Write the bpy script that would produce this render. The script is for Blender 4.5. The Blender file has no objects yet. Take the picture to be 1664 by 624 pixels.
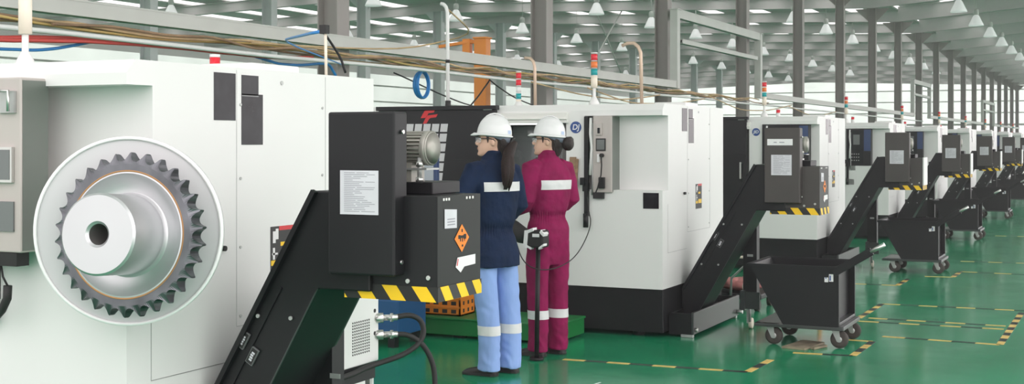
import bpy, bmesh, math, random
from mathutils import Vector, Matrix, Quaternion
random.seed(7)
SC = bpy.context.scene
COL = SC.collection
PI = math.pi

# ------------------------------------------------------------------ camera
HC = 1.55
TH = math.atan((1825.0 - 832.0) / 2100.0)          # aisle runs along +Y, camera looks a little left of it
cd = bpy.data.cameras.new('camera')
cd.sensor_width = 36.0
cd.lens = 36.0 * 2100.0 / 1664.0
cd.shift_y = -(312.0 - 230.0) / 1664.0
cd.clip_end = 400
cam = bpy.data.objects.new('camera', cd)
COL.objects.link(cam)
cam.location = (0, 0, HC)
cam.rotation_euler = (PI / 2, 0, TH)
SC.camera = cam

# ------------------------------------------------------------------ materials
def mat(name, col, rough=0.5, metal=0.0, var=0.0, vscale=3.0, bump=0.0, bscale=40.0, coat=0.0, spec=0.5, stretch=None, sheen=0.0):
    m = bpy.data.materials.new(name)
    m.use_nodes = True
    nt = m.node_tree
    b = nt.nodes['Principled BSDF']
    b.inputs['Base Color'].default_value = (*col, 1)
    b.inputs['Roughness'].default_value = rough
    b.inputs['Metallic'].default_value = metal
    b.inputs['Specular IOR Level'].default_value = spec
    b.inputs['Coat Weight'].default_value = coat
    if sheen:
        b.inputs['Sheen Weight'].default_value = sheen
    tc = nt.nodes.new('ShaderNodeTexCoord')
    src = tc.outputs['Object']
    if stretch:
        mp = nt.nodes.new('ShaderNodeMapping')
        mp.inputs['Scale'].default_value = stretch
        nt.links.new(src, mp.inputs['Vector'])
        src = mp.outputs['Vector']
    n = nt.nodes.new('ShaderNodeTexNoise')
    n.inputs['Scale'].default_value = vscale
    n.inputs['Detail'].default_value = 4
    nt.links.new(src, n.inputs['Vector'])
    r = nt.nodes.new('ShaderNodeMapRange')
    r.inputs['From Min'].default_value = 0.3
    r.inputs['From Max'].default_value = 0.7
    r.inputs['To Min'].default_value = 1 - var
    r.inputs['To Max'].default_value = 1 + var * 0.5
    nt.links.new(n.outputs['Fac'], r.inputs['Value'])
    mx = nt.nodes.new('ShaderNodeVectorMath')
    mx.operation = 'SCALE'
    mx.inputs[0].default_value = col
    nt.links.new(r.outputs['Result'], mx.inputs['Scale'])
    nt.links.new(mx.outputs['Vector'], b.inputs['Base Color'])
    if bump:
        n2 = nt.nodes.new('ShaderNodeTexNoise')
        n2.inputs['Scale'].default_value = bscale
        n2.inputs['Detail'].default_value = 3
        nt.links.new(src, n2.inputs['Vector'])
        bp = nt.nodes.new('ShaderNodeBump')
        bp.inputs['Strength'].default_value = bump
        bp.inputs['Distance'].default_value = 0.02
        nt.links.new(n2.outputs['Fac'], bp.inputs['Height'])
        nt.links.new(bp.outputs['Normal'], b.inputs['Normal'])
    return m

def emis(name, col, strength):
    m = mat(name, col, 0.4)
    b = m.node_tree.nodes['Principled BSDF']
    b.inputs['Emission Color'].default_value = (*col, 1)
    b.inputs['Emission Strength'].default_value = strength
    return m

def glass(name, col, rough=0.03, alpha=0.25):
    m = mat(name, col, rough, spec=0.6)
    m.node_tree.nodes['Principled BSDF'].inputs['Alpha'].default_value = alpha
    return m

def sheet(name, col, trans):
    """thin translucent cladding that lets daylight through"""
    m = bpy.data.materials.new(name)
    m.use_nodes = True
    nt = m.node_tree
    b = nt.nodes['Principled BSDF']
    out = nt.nodes['Material Output']
    b.inputs['Base Color'].default_value = (*col, 1)
    b.inputs['Roughness'].default_value = 0.6
    t = nt.nodes.new('ShaderNodeBsdfTranslucent')
    n = nt.nodes.new('ShaderNodeTexNoise')
    n.inputs['Scale'].default_value = 0.35
    n.inputs['Detail'].default_value = 2
    tc = nt.nodes.new('ShaderNodeTexCoord')
    nt.links.new(tc.outputs['Object'], n.inputs['Vector'])
    r = nt.nodes.new('ShaderNodeMapRange')
    r.inputs['To Min'].default_value = 0.75
    r.inputs['To Max'].default_value = 1.1
    nt.links.new(n.outputs['Fac'], r.inputs['Value'])
    mx = nt.nodes.new('ShaderNodeVectorMath')
    mx.operation = 'SCALE'
    mx.inputs[0].default_value = col
    nt.links.new(r.outputs['Result'], mx.inputs['Scale'])
    nt.links.new(mx.outputs['Vector'], t.inputs['Color'])
    s = nt.nodes.new('ShaderNodeMixShader')
    s.inputs['Fac'].default_value = trans
    nt.links.new(b.outputs['BSDF'], s.inputs[1])
    nt.links.new(t.outputs['BSDF'], s.inputs[2])
    nt.links.new(s.outputs['Shader'], out.inputs['Surface'])
    return m

M = {}
M['white'] = mat('white_paint', (.78, .785, .77), .38, var=.03, vscale=1.2)
M['white_lip'] = mat('cream_paint', (.78, .78, .74), .4, var=.03)
M['taupe'] = mat('taupe_paint', (.50, .455, .43), .42, var=.06, vscale=2)
M['charcoal'] = mat('charcoal_paint', (.014, .014, .016), .45, var=.08, vscale=4, spec=.3)
M['brown_grey'] = mat('brown_grey_paint', (.06, .053, .05), .48, var=.1, vscale=4)
M['black'] = mat('black_paint', (.010, .0105, .012), .42, var=.15, vscale=5, spec=.32)
M['gunmetal'] = mat('dark_steel_paint', (.075, .08, .08), .3, metal=.5, var=.15, vscale=3)
M['rubber'] = mat('black_rubber', (.018, .018, .018), .65, var=.2, vscale=8)
M['brown_rubber'] = mat('grey_brown_rubber', (.055, .045, .04), .7, var=.3, vscale=20)
M['hopper_side'] = mat('hopper_side_paint', (.014, .017, .016), .45, var=.12, vscale=4, spec=.25)  # near-black, with the floor's green reflection put into its colour
M['panel_side'] = mat('panel_side_steel', (.20, .22, .20), .35, metal=.5, var=.1)
M['steel'] = mat('bare_steel', (.62, .62, .6), .28, metal=.9, var=.08, vscale=6)
M['steel_brushed'] = mat('turned_steel', (.56, .57, .58), .34, metal=.72, var=.05, vscale=3)
M['ring_steel'] = mat('blued_steel', (.16, .165, .18), .38, metal=.85, var=.35, vscale=9)
M['heat'] = mat('heat_tint', (.36, .2, .09), .35, metal=.8)
M['motor'] = mat('motor_grey', (.38, .37, .33), .4, metal=.3, var=.1)
M['galv'] = mat('galvanised', (.45, .46, .45), .4, metal=.5, var=.2, vscale=8)
M['dkglass'] = mat('dark_glass', (.02, .022, .025), .16, spec=.25, var=.5, vscale=9)
M['screen'] = mat('grey_screen', (.16, .17, .17), .2)
M['paper'] = mat('paper', (.66, .66, .7), .7, var=.06, vscale=10)
M['white_tape'] = mat('white_tape', (.8, .8, .8), .6)
M['ink'] = mat('grey_ink', (.30, .30, .34), .8)
M['ink_dark'] = mat('dark_ink', (.03, .03, .03), .8)
M['yellow'] = mat('hazard_yellow', (.95, .60, .012), .45, var=.08)
M['hblack'] = mat('hazard_black', (.015, .015, .015), .5)
M['orange'] = mat('orange_paint', (.86, .27, .03), .45, var=.08)
M['orange_sticker'] = mat('orange_label', (.9, .24, .02), .5)
M['red'] = mat('red_paint', (.62, .02, .025), .4)
M['red_lens'] = mat('red_lens', (.75, .03, .05), .25)
M['orange_lens'] = mat('orange_lens', (.85, .22, .06), .25)
M['teal_lens'] = mat('teal_lens', (.01, .34, .36), .25)
M['cream'] = mat('cream_plastic', (.82, .74, .62), .5)
M['badge'] = mat('badge_blue', (.02, .07, .26), .35)
M['blue'] = mat('blue_paint', (.012, .09, .24), .45, var=.1)
M['navy_case'] = mat('navy_case', (.03, .06, .16), .4)
M['lcd'] = mat('pale_screen', (.42, .45, .5), .25)
M['bluehose'] = mat('blue_hose', (.025, .24, .62), .4)
M['green_step'] = mat('green_paint', (.012, .20, .05), .4, var=.25, vscale=2)
M['copper'] = mat('copper_pipe', (.62, .47, .36), .4, metal=.3)
M['tan_wire'] = mat('tan_cable', (.60, .42, .23), .6, var=.4, vscale=3)
M['brown_wire'] = mat('brown_cable', (.33, .21, .12), .6, var=.4, vscale=3)
M['red_wire'] = mat('red_cable', (.62, .07, .06), .5)
M['yellow_wire'] = mat('yellow_cable', (.55, .4, .14), .6)
M['gsteel'] = mat('grey_beam_paint', (.56, .575, .54), .5, var=.05)
M['colsteel'] = mat('column_paint', (.33, .305, .29), .55, var=.08, vscale=.6)
M['colpale'] = mat('pale_column_paint', (.62, .64, .64), .55, var=.05)  # far columns paled for haze, put into their base colour
M['roof'] = sheet('roof_sheet', (.63, .63, .61), .16)  # slight translucency added to brighten the ceiling
M['rafter'] = mat('rafter_paint', (.60, .59, .575), .55, var=.05)
M['skin'] = mat('skin', (.72, .46, .34), .5, var=.05, vscale=30)
M['lip'] = mat('lips', (.5, .2, .17), .5)
M['hair'] = mat('dark_hair', (.02, .012, .01), .42, var=.7, vscale=20, bump=.6, bscale=60, stretch=(6, 6, .6))
M['hair_tail'] = mat('brown_hair', (.022, .010, .008), .5, var=.6, vscale=14, bump=.5, bscale=45, spec=.3, stretch=(7, 7, .5))
M['helmet'] = mat('white_helmet', (.76, .77, .77), .22, coat=.3)
M['band'] = mat('grey_harness', (.17, .20, .25), .5)
M['decal'] = mat('pale_blue_decal', (.45, .55, .75), .5)
M['navy'] = mat('navy_cotton', (.006, .018, .054), .85, var=.25, vscale=9, bump=.5, bscale=11, spec=.25)
M['sky'] = mat('light_blue_cotton', (.27, .41, .77), .85, var=.08, vscale=6, bump=.45, bscale=10, stretch=(1, 1, .5))
M['maroon'] = mat('maroon_cotton', (.25, .006, .075), .8, var=.22, vscale=9, bump=.5, bscale=11, spec=.25)
M['reflect'] = mat('silver_reflective', (.72, .73, .73), .5, var=.08, vscale=12)
M['shoe'] = mat('black_leather', (.018, .016, .015), .5, var=.2, vscale=20)
M['wood'] = mat('worn_wood', (.3, .19, .11), .7, var=.4, vscale=6, stretch=(1, 6, 6))
M['card'] = mat('dirty_board', (.3, .25, .17), .8, var=.5, vscale=7)
M['pink'] = mat('faded_red_cloth', (.42, .16, .15), .85, var=.4, vscale=10, bump=.6, bscale=14)
M['lensglass'] = glass('clear_lens', (.75, .8, .85), .03, .3)
M['winglass'] = glass('window_glass', (.2, .22, .22), .05, .55)
M['lamp'] = emis('lamp_shade', (.85, .87, .86), .28)
M['bulb'] = emis('lamp_bulb', (1, 1, .97), 2.0)
M['board'] = mat('board_grey', (.60, .60, .61), .5, var=.02)
M['rim'] = mat('board_white', (.95, .95, .95), .4)
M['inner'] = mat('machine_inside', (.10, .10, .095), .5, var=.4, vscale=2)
M['clad'] = sheet('wall_cladding', (.78, .90, .82), .75)
M['skyl'] = sheet('skylight_sheet', (.95, .97, .96), .9)
M['tape_y'] = mat('floor_tape_yellow', (.75, .53, .16), .5, var=.25, vscale=12)
M['tape_k'] = mat('floor_tape_black', (.02, .03, .028), .5, var=.3, vscale=12)

# floor: glossy green epoxy, with worn pale patches and scuffs
def floor_mat():
    m = bpy.data.materials.new('green_epoxy')
    m.use_nodes = True
    nt = m.node_tree
    b = nt.nodes['Principled BSDF']
    b.inputs['Specular IOR Level'].default_value = .42
    tc = nt.nodes.new('ShaderNodeTexCoord')
    def noise(scale, detail, sc=(1, 1, 1)):
        mp = nt.nodes.new('ShaderNodeMapping')
        mp.inputs['Scale'].default_value = sc
        nt.links.new(tc.outputs['Object'], mp.inputs['Vector'])
        n = nt.nodes.new('ShaderNodeTexNoise')
        n.inputs['Scale'].default_value = scale
        n.inputs['Detail'].default_value = detail
        nt.links.new(mp.outputs['Vector'], n.inputs['Vector'])
        return n
    n1 = noise(.8, 6)
    cr = nt.nodes.new('ShaderNodeValToRGB')
    cr.color_ramp.elements[0].position = .3
    cr.color_ramp.elements[0].color = (.002, .20, .085, 1)
    cr.color_ramp.elements[1].position = .75
    cr.color_ramp.elements[1].color = (.012, .32, .15, 1)
    nt.links.new(n1.outputs['Fac'], cr.inputs['Fac'])
    n2 = noise(1.7, 8, (1, .25, 1))
    r2 = nt.nodes.new('ShaderNodeMapRange')
    r2.inputs['From Min'].default_value = .56
    r2.inputs['From Max'].default_value = .75
    r2.inputs['To Max'].default_value = .35
    nt.links.new(n2.outputs['Fac'], r2.inputs['Value'])
    mx = nt.nodes.new('ShaderNodeMix')
    mx.data_type = 'RGBA'
    nt.links.new(r2.outputs['Result'], mx.inputs['Factor'])
    nt.links.new(cr.outputs['Color'], mx.inputs['A'])
    mx.inputs['B'].default_value = (.09, .36, .22, 1)
    nt.links.new(mx.outputs['Result'], b.inputs['Base Color'])
    n3 = noise(2.5, 5)
    r3 = nt.nodes.new('ShaderNodeMapRange')
    r3.inputs['To Min'].default_value = .08
    r3.inputs['To Max'].default_value = .26
    nt.links.new(n3.outputs['Fac'], r3.inputs['Value'])
    nt.links.new(r3.outputs['Result'], b.inputs['Roughness'])
    bp = nt.nodes.new('ShaderNodeBump')
    bp.inputs['Strength'].default_value = .06
    bp.inputs['Distance'].default_value = .02
    n4 = noise(4, 3)
    nt.links.new(n4.outputs['Fac'], bp.inputs['Height'])
    nt.links.new(bp.outputs['Normal'], b.inputs['Normal'])
    return m
M['floor'] = floor_mat()

# ------------------------------------------------------------------ mesh builder
class MB:
    """collects shapes; build() links them as ONE mesh object"""
    def __init__(self):
        self.v = []; self.f = []; self.mi = []; self.sm = []; self.mats = []
        self.cur = 0; self.smooth = False
    def m(self, name, smooth=False):
        mt = M[name]
        if mt not in self.mats:
            self.mats.append(mt)
        self.cur = self.mats.index(mt); self.smooth = smooth
        return self
    def face(self, idx, smooth=None):
        self.f.append(tuple(idx)); self.mi.append(self.cur)
        self.sm.append(self.smooth if smooth is None else smooth)
    def add(self, pts):
        n = len(self.v); self.v.extend([tuple(p) for p in pts]); return n
    def poly(self, pts):
        n = self.add(pts); self.face(range(n, n + len(pts)), False); return self
    def box(self, x0, x1, y0, y1, z0, z1):
        n = self.add([(x0, y0, z0), (x1, y0, z0), (x1, y1, z0), (x0, y1, z0), (x0, y0, z1), (x1, y0, z1), (x1, y1, z1), (x0, y1, z1)])
        for q in ((0, 3, 2, 1), (4, 5, 6, 7), (0, 1, 5, 4), (1, 2, 6, 5), (2, 3, 7, 6), (3, 0, 4, 7)):
            self.face([n + i for i in q], False)
        return self
    def obox(self, c, ax, ay, az):
        c = Vector(c); ax = Vector(ax); ay = Vector(ay); az = Vector(az)
        n = self.add([c + sx * ax + sy * ay + sz * az for sz in (-1, 1) for sx, sy in ((-1, -1), (1, -1), (1, 1), (-1, 1))])
        for q in ((0, 3, 2, 1), (4, 5, 6, 7), (0, 1, 5, 4), (1, 2, 6, 5), (2, 3, 7, 6), (3, 0, 4, 7)):
            self.face([n + i for i in q], False)
        return self
    def bar(self, p0, p1, w, h, up=(0, 0, 1)):
        p0 = Vector(p0); p1 = Vector(p1); d = p1 - p0
        s = d.cross(Vector(up)).normalized(); u = s.cross(d).normalized()
        return self.obox((p0 + p1) / 2, d / 2, s * w / 2, u * h / 2)
    def prism(self, pts, a, b, axis='y'):
        """closed polygon swept from a to b along an axis (pts in the two other axes, in order)"""
        def P(p, t):
            return (p[0], t, p[1]) if axis == 'y' else ((t, p[0], p[1]) if axis == 'x' else (p[0], p[1], t))
        k = len(pts); n = self.add([P(p, a) for p in pts] + [P(p, b) for p in pts])
        ar = sum(pts[i][0] * pts[(i + 1) % k][1] - pts[(i + 1) % k][0] * pts[i][1] for i in range(k))
        fl = (ar > 0) != (axis == 'y')
        fl = fl if b > a else not fl
        lo = list(range(n, n + k)); hi = list(range(n + k, n + 2 * k))
        self.face(lo[::-1] if fl else lo, False); self.face(hi if fl else hi[::-1], False)
        for i in range(k):
            j = (i + 1) % k
            q = (lo[i], lo[j], hi[j], hi[i])
            self.face(q if fl else q[::-1], False)
        return self
    def loft(self, rings, cap=True, close=True):
        k = len(rings[0]); n = self.add([p for r in rings for p in r])
        for i in range(len(rings) - 1):
            for j in range(k if close else k - 1):
                a = n + i * k + j; b = n + i * k + (j + 1) % k
                self.face((a, b, b + k, a + k))
        if cap:
            self.face(range(n + k - 1, n - 1, -1), False)
            e = n + (len(rings) - 1) * k
            self.face(range(e, e + k), False)
        return self
    def ring(self, c, u, w, ru, rw, k):
        c = Vector(c)
        return [c + u * (ru * math.cos(2 * PI * i / k)) + w * (rw * math.sin(2 * PI * i / k)) for i in range(k)]
    def cyl(self, p0, p1, r0, r1=None, k=16, cap=True):
        p0 = Vector(p0); p1 = Vector(p1); r1 = r0 if r1 is None else r1
        d = (p1 - p0).normalized()
        u = d.orthogonal().normalized(); w = d.cross(u)
        sm = self.smooth; self.smooth = True
        self.loft([self.ring(p0, u, w, r0, r0, k), self.ring(p1, u, w, r1, r1, k)], cap)
        self.smooth = sm
        return self
    def lathe(self, c, axis, prof, k=24, cap=True):
        c = Vector(c); d = Vector(axis).normalized(); u = d.orthogonal().normalized(); w = d.cross(u)
        sm = self.smooth; self.smooth = True
        self.loft([self.ring(c + d * t, u, w, r, r, k) for r, t in prof], cap)
        self.smooth = sm
        return self
    def tube(self, pts, r, k=8, cap=True, up=None):
        """tube along points; r a number, or a list of radii / (rx, ry)"""
        pts = [Vector(p) for p in pts]; n = len(pts)
        rr = [r] * n if not isinstance(r, (list, tuple)) else list(r)
        rings = []; u = None
        for i in range(n):
            t = (pts[min(i + 1, n - 1)] - pts[max(i - 1, 0)]).normalized()
            if u is None:
                u = Vector(up) if up else t.orthogonal()
            u = (u - t * u.dot(t)).normalized()
            w = t.cross(u)
            a = rr[i]
            ru, rw = a if isinstance(a, (list, tuple)) else (a, a)
            rings.append(self.ring(pts[i], u, w, ru, rw, k))
        sm = self.smooth; self.smooth = True
        self.loft(rings, cap)
        self.smooth = sm
        return self
    def ell(self, c, rx, ry, rz, k=16, n=10, rot=None):
        rings = []
        for i in range(1, n):
            a = PI * i / n
            ring = []
            for j in range(k):
                p = Vector((rx * math.sin(a) * math.cos(2 * PI * j / k), ry * math.sin(a) * math.sin(2 * PI * j / k), -rz * math.cos(a)))
                if rot: p = rot @ p
                ring.append(p + Vector(c))
            rings.append(ring)
        sm = self.smooth; self.smooth = True
        self.loft(rings, True)
        self.smooth = sm
        return self
    def torus(self, c, axis, R, r, k=28, q=8, a0=0, a1=2 * PI):
        c = Vector(c); d = Vector(axis).normalized(); u = d.orthogonal().normalized(); w = d.cross(u)
        full = abs(a1 - a0 - 2 * PI) < 1e-6
        rings = []
        for i in range(k + 1):
            a = a0 + (a1 - a0) * i / k
            e = u * math.cos(a) + w * math.sin(a)
            rings.append([c + e * (R + r * math.cos(2 * PI * j / q)) + d * (r * math.sin(2 * PI * j / q)) for j in range(q)])
        sm = self.smooth; self.smooth = True
        self.loft(rings, not full)
        self.smooth = sm
        return self
    def xf(self, mtx, start=0):
        for i in range(start, len(self.v)):
            self.v[i] = tuple(mtx @ Vector(self.v[i]))
        return self
    def mesh(self, name):
        me = bpy.data.meshes.new(name)
        me.from_pydata([tuple(p) for p in self.v], [], self.f)
        for mt in self.mats: me.materials.append(mt)
        me.polygons.foreach_set('material_index', self.mi)
        me.polygons.foreach_set('use_smooth', self.sm)
        me.update()
        return me
    def build(self, name, parent=None, bevel=0.0, fix=False, seg=2):
        me = self.mesh(name)
        if fix:
            bm = bmesh.new(); bm.from_mesh(me)
            bmesh.ops.recalc_face_normals(bm, faces=bm.faces)
            bm.to_mesh(me); bm.free()
        o = bpy.data.objects.new(name, me)
        COL.objects.link(o)
        if parent: o.parent = parent
        if bevel:
            md = o.modifiers.new('bevel', 'BEVEL')
            md.width = bevel; md.segments = seg; md.limit_method = 'ANGLE'; md.angle_limit = .6
            md.harden_normals = False
        return o

def tag(o, label=None, cat=None, group=None, kind=None):
    if label: o['label'] = label
    if cat: o['category'] = cat
    if group: o['group'] = group
    if kind: o['kind'] = kind
    return o

def thing(name, label, cat, loc=(0, 0, 0), rz=0.0, group=None):
    o = bpy.data.objects.new(name, None)
    o.empty_display_size = .1
    COL.objects.link(o)
    o.location = loc; o.rotation_euler = (0, 0, rz)
    return tag(o, label, cat, group)

def copy_tree(o, parent=None):
    c = o.copy(); COL.objects.link(c)
    if parent: c.parent = parent
    for ch in list(o.children): copy_tree(ch, c)
    return c

def struct(o):
    o['kind'] = 'structure'; return o

def clip(pts, lo, hi):
    """clip a polygon of (s, t) to lo <= s <= hi"""
    for sgn, lim in ((1, lo), (-1, hi)):
        out = []
        for i in range(len(pts)):
            a = pts[i]; b = pts[(i + 1) % len(pts)]
            ia = sgn * (a[0] - lim) >= 0; ib = sgn * (b[0] - lim) >= 0
            if ia: out.append(a)
            if ia != ib:
                t = (lim - a[0]) / (b[0] - a[0]); out.append((lim, a[1] + t * (b[1] - a[1])))
        pts = out
        if not pts: return []
    return pts

def stripes(mb, s0, s1, z0, z1, place, period=.12, lean=.05, phase=0.0):
    s = s0 - period + phase
    while s < s1 + period:
        p = clip([(s, z1), (s + lean, z0), (s + lean + period / 2, z0), (s + period / 2, z1)], s0, s1)
        if len(p) >= 3: mb.poly([place(a, b) for a, b in p])
        s += period

def text_shape(mb, txt, size, place, shear=0.0, bold=.0):
    """flat lettering: place(u, v) maps the centred text plane into the part's space"""
    cu = bpy.data.curves.new('lettering', 'FONT')
    cu.body = txt; cu.size = size; cu.align_x = 'CENTER'; cu.align_y = 'CENTER'; cu.shear = shear; cu.offset = bold
    ob = bpy.data.objects.new('lettering', cu)
    COL.objects.link(ob)
    dg = bpy.context.evaluated_depsgraph_get()
    me = bpy.data.meshes.new_from_object(ob.evaluated_get(dg))
    n = mb.add([place(v.co.x, v.co.y) for v in me.vertices])
    for p in me.polygons: mb.face([n + i for i in p.vertices], False)
    bpy.data.objects.remove(ob); bpy.data.curves.remove(cu); bpy.data.meshes.remove(me)

def paper_lines(mb, s0, s1, z0, z1, place, rows, seed, ink='ink'):
    rnd = random.Random(seed); mb.m(ink)
    h = (z1 - z0) / (rows + 2)
    for i in range(rows):
        z = z1 - h * (i + 1.4)
        a = s0 + (s1 - s0) * .08
        for _ in range(rnd.choice((1, 2, 2))):
            b = min(a + (s1 - s0) * rnd.uniform(.2, .6), s1 - (s1 - s0) * .06)
            if b - a < .004: break
            mb.poly([place(a, z), place(b, z), place(b, z + h * .30), place(a, z + h * .30)])
            a = b + (s1 - s0) * .05
ORD = ['first', 'second', 'third', 'fourth', 'fifth', 'sixth', 'seventh', 'eighth', 'ninth', 'tenth', 'eleventh', 'twelfth', 'thirteenth',
       'fourteenth', 'fifteenth', 'sixteenth', 'seventeenth', 'eighteenth', 'nineteenth', 'twentieth', 'twenty-first', 'twenty-second']
# ------------------------------------------------------------------ the hall
VALLEY, RIDGE, EAVE, OPEN = -8.5, -26.6, -44.7, 5.0
def roof_z(x):
    """underside of the rafters"""
    if x >= VALLEY: return 6.55 + .075 * (x - VALLEY)
    if x >= RIDGE: return 6.55 + .6 * (VALLEY - x) / (VALLEY - RIDGE)
    return 7.15 - .6 * (RIDGE - x) / (RIDGE - EAVE)
RD, RDR = .42, .62                                            # rafter depth
Y_END = 126.0

b = MB().m('floor'); b.box(-46, 40, -30, Y_END + .2, -.2, 0)
struct(b.build('floor'))

# roof sheets with long skylight strips between them
b = MB().m('roof'); strips = []
sky = [-10.2 - 2.1 * i for i in range(16)] + [-6.6 + 4.2 * i for i in range(3)]
edges = sorted([EAVE, RIDGE, VALLEY, OPEN])
for lo, hi in zip(edges[:-1], edges[1:]):
    cuts = [lo]
    for s in sorted(sky):
        if lo < s - .5 and s + .5 < hi: hwid = .42 if s < VALLEY else .28; cuts += [s - hwid, s + hwid]
    cuts.append(hi)
    for i in range(0, len(cuts) - 1):
        a, c = cuts[i], cuts[i + 1]
        rd = RD if c <= VALLEY + 1e-3 else RDR
        za, zc = roof_z(a + 1e-4) + rd + .06, roof_z(c - 1e-4) + rd + .06
        if i % 2 == 0:
            b.prism([(a, za), (c, zc), (c, zc + .06), (a, za + .06)], 1, Y_END)
        else:
            strips.append((a, c, za, zc))
struct(b.build('ceiling', fix=True))
for i, (a, c, za, zc) in enumerate(strips):
    s = MB().m('skyl'); s.poly([(a, 1, za + .03), (c, 1, zc + .03), (c, Y_END, zc + .03), (a, Y_END, za + .03)])
    struct(s.build('window_%d' % (i + 2)))

# far side wall and end wall of translucent cladding on horizontal girts
def clad_wall(name, pts_fn, length, ztop_fn, girt):
    o = MB().m('clad')
    n = 24
    for i in range(n):
        a, c = length * i / n, length * (i + 1) / n
        o.poly([pts_fn(a, 0), pts_fn(c, 0), pts_fn(c, ztop_fn(c)), pts_fn(a, ztop_fn(a))])
    w = struct(o.build(name))
    g = MB().m('gsteel'); girt(g); g.build('girt', w)
    return w
def girts_left(g):
    for k in range(1, 6): g.box(EAVE + .02, EAVE + .12, -3, Y_END, k * 1.05 - .05, k * 1.05 + .05)
clad_wall('wall_left', lambda s, z: (EAVE, -3 + s, z), Y_END + 3, lambda s: 6.0, girts_left)
o = MB().m('roof'); o.poly([(EAVE, -3, 6.0), (EAVE, Y_END, 6.0), (EAVE, Y_END, 7.05), (EAVE, -3, 7.05)]); struct(o.build('trim_1'))
def girts_back(g):
    for k in range(3, 8): g.box(EAVE, OPEN, Y_END - .14, Y_END - .04, k * 1.05 - .05, k * 1.05 + .05)
def back_z(s): return roof_z(EAVE + s) + (RD if EAVE + s <= VALLEY else RDR) + .06
clad_wall('wall_back', lambda s, z: (EAVE + s, Y_END, max(z, 3.1) if EAVE + s > -60 else z), OPEN - EAVE, back_z, girts_back)
# ribbon window under the end wall
w = MB().m('skyl'); w.box(EAVE, OPEN, Y_END - .02, Y_END, .9, 3.1)
w = struct(w.build('window_1'))
w2 = MB().m('gsteel')
x = EAVE
while x < OPEN: w2.box(x - .06, x + .06, Y_END - .1, Y_END - .03, .9, 3.1); x += 3.0
w2.box(EAVE, OPEN, Y_END - .12, Y_END - .03, 3.02, 3.14)
w2.build('window_frame', w)
w = MB().m('gsteel'); w.box(EAVE, OPEN, Y_END - .1, Y_END + .1, 0, .9); struct(w.build('baseboard_back'))

YS = [13.0 + 6.1 * i for i in range(19)]           # the frames of the hall
# steel columns
def column_mesh(matname, h, dx, wy, haunch):
    c = MB().m(matname)
    c.box(-dx / 2, -dx / 2 + .016, -wy / 2, wy / 2, 0, h); c.box(dx / 2 - .016, dx / 2, -wy / 2, wy / 2, 0, h)
    c.box(-dx / 2, dx / 2, -.01, .01, 0, h)
    c.box(-dx / 2 - .08, dx / 2 + .08, -wy / 2 - .08, wy / 2 + .08, 0, .03)
    c.box(-dx / 2 - .05, dx / 2 + .05, -wy / 2, wy / 2, h - .02, h)
    if haunch:
        c.prism([(dx / 2, h - .5), (dx / 2 + .5, h - .02), (dx / 2, h - .02)], -.012, .012)
        c.prism([(-dx / 2, h - .5), (-dx / 2, h - .02), (-dx / 2 - .5, h - .02)], -.012, .012)
    return c
proto = None
for i, y in enumerate(YS):
    if proto is None:
        o = proto = column_mesh('colsteel', 6.55, .28, .26, True).build('steel_column')
    else:
        o = proto.copy(); COL.objects.link(o)
    o.location = (VALLEY, y, 0)
    tag(o, 'dark grey steel column, %s from the front in the row behind the lathes' % ORD[i], 'column', 'dark steel columns behind the lathes', 'thing')
proto = None
for i, y in enumerate([30.6 + 6.1 * k for k in range(-1, 12)]):
    if proto is None:
        o = proto = column_mesh('colpale', 7.15, .40, .34, True).build('steel_column')
    else:
        o = proto.copy(); COL.objects.link(o)
    o.location = (RIDGE, y, 0)
    tag(o, 'pale grey steel column in the far bay, %s from the front of its row' % ORD[i], 'column', 'pale steel columns in the far bay', 'thing')
# rafters
def rafter(pts, matname='rafter', RD=RD):
    r = MB().m(matname)
    for a, c in zip(pts[:-1], pts[1:]):
        za, zc = roof_z(a - 1e-4 if a > c else a + 1e-4), roof_z(c + 1e-4 if a > c else c - 1e-4)
        r.prism([(a, za), (c, zc), (c, zc + RD), (a, za + RD)], -.012, .012)
        for t0, t1 in ((0, .025), (RD - .025, RD)):
            r.prism([(a, za + t0), (c, zc + t0), (c, zc + t1), (a, za + t1)], -.11, .11)
    return r
pl = pr = None
for i, y in enumerate(YS):
    if pl is None:
        o = pl = rafter([VALLEY, RIDGE, EAVE + .06]).build('roof_rafter', fix=True)
        q = pr = rafter([VALLEY, OPEN], 'rafter', RDR).build('roof_rafter', fix=True)
    else:
        o = pl.copy(); COL.objects.link(o); q = pr.copy(); COL.objects.link(q)
    o.location = (0, y, 0); q.location = (0, y, 0)
    tag(o, 'grey roof rafter over the far bay, %s from the front' % ORD[i], 'roof beam', 'rafters over the far bay', 'thing')
    tag(q, 'grey roof rafter rising over the aisle from the %s dark column' % ORD[i], 'roof beam', 'rafters over the aisle', 'thing')
# conical high-bay lamps
def make_lamp():
    t = thing('pendant_lamp', 'conical white high-bay lamp', 'lamp')
    r = MB().m('gsteel'); r.cyl((0, 0, .62), (0, 0, 1.4), .012, k=6); r.build('rod', t)
    c = MB().m('gsteel', True); c.lathe((0, 0, 0), (0, 0, 1), [(.03, .64), (.085, .62), (.10, .55), (.10, .44), (.07, .40)], 16); c.build('ballast_housing', t)
    s = MB().m('lamp', True); s.lathe((0, 0, 0), (0, 0, 1), [(.07, .41), (.11, .37), (.18, .22), (.26, .06), (.275, 0), (.262, 0), (.245, .06), (.165, .22), (.10, .36)], 20, cap=False); s.build('lamp_shade', t)
    u = MB().m('bulb', True); u.ell((0, 0, .22), .06, .06, .12, 10, 8); u.build('bulb', t)
    return t
LAMPROW = [(-30.3, 36.0, 9, 'beyond the pale columns'), (-22.0, 36.0, 11, 'midway in the far bay'), (-16.5, 36.0, 10, 'between dark and pale columns'),
           (-11.0, 47.6, 8, 'just beyond the dark columns'), (-5.05, 46.2, 8, 'over the lathes at the right')]
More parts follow.
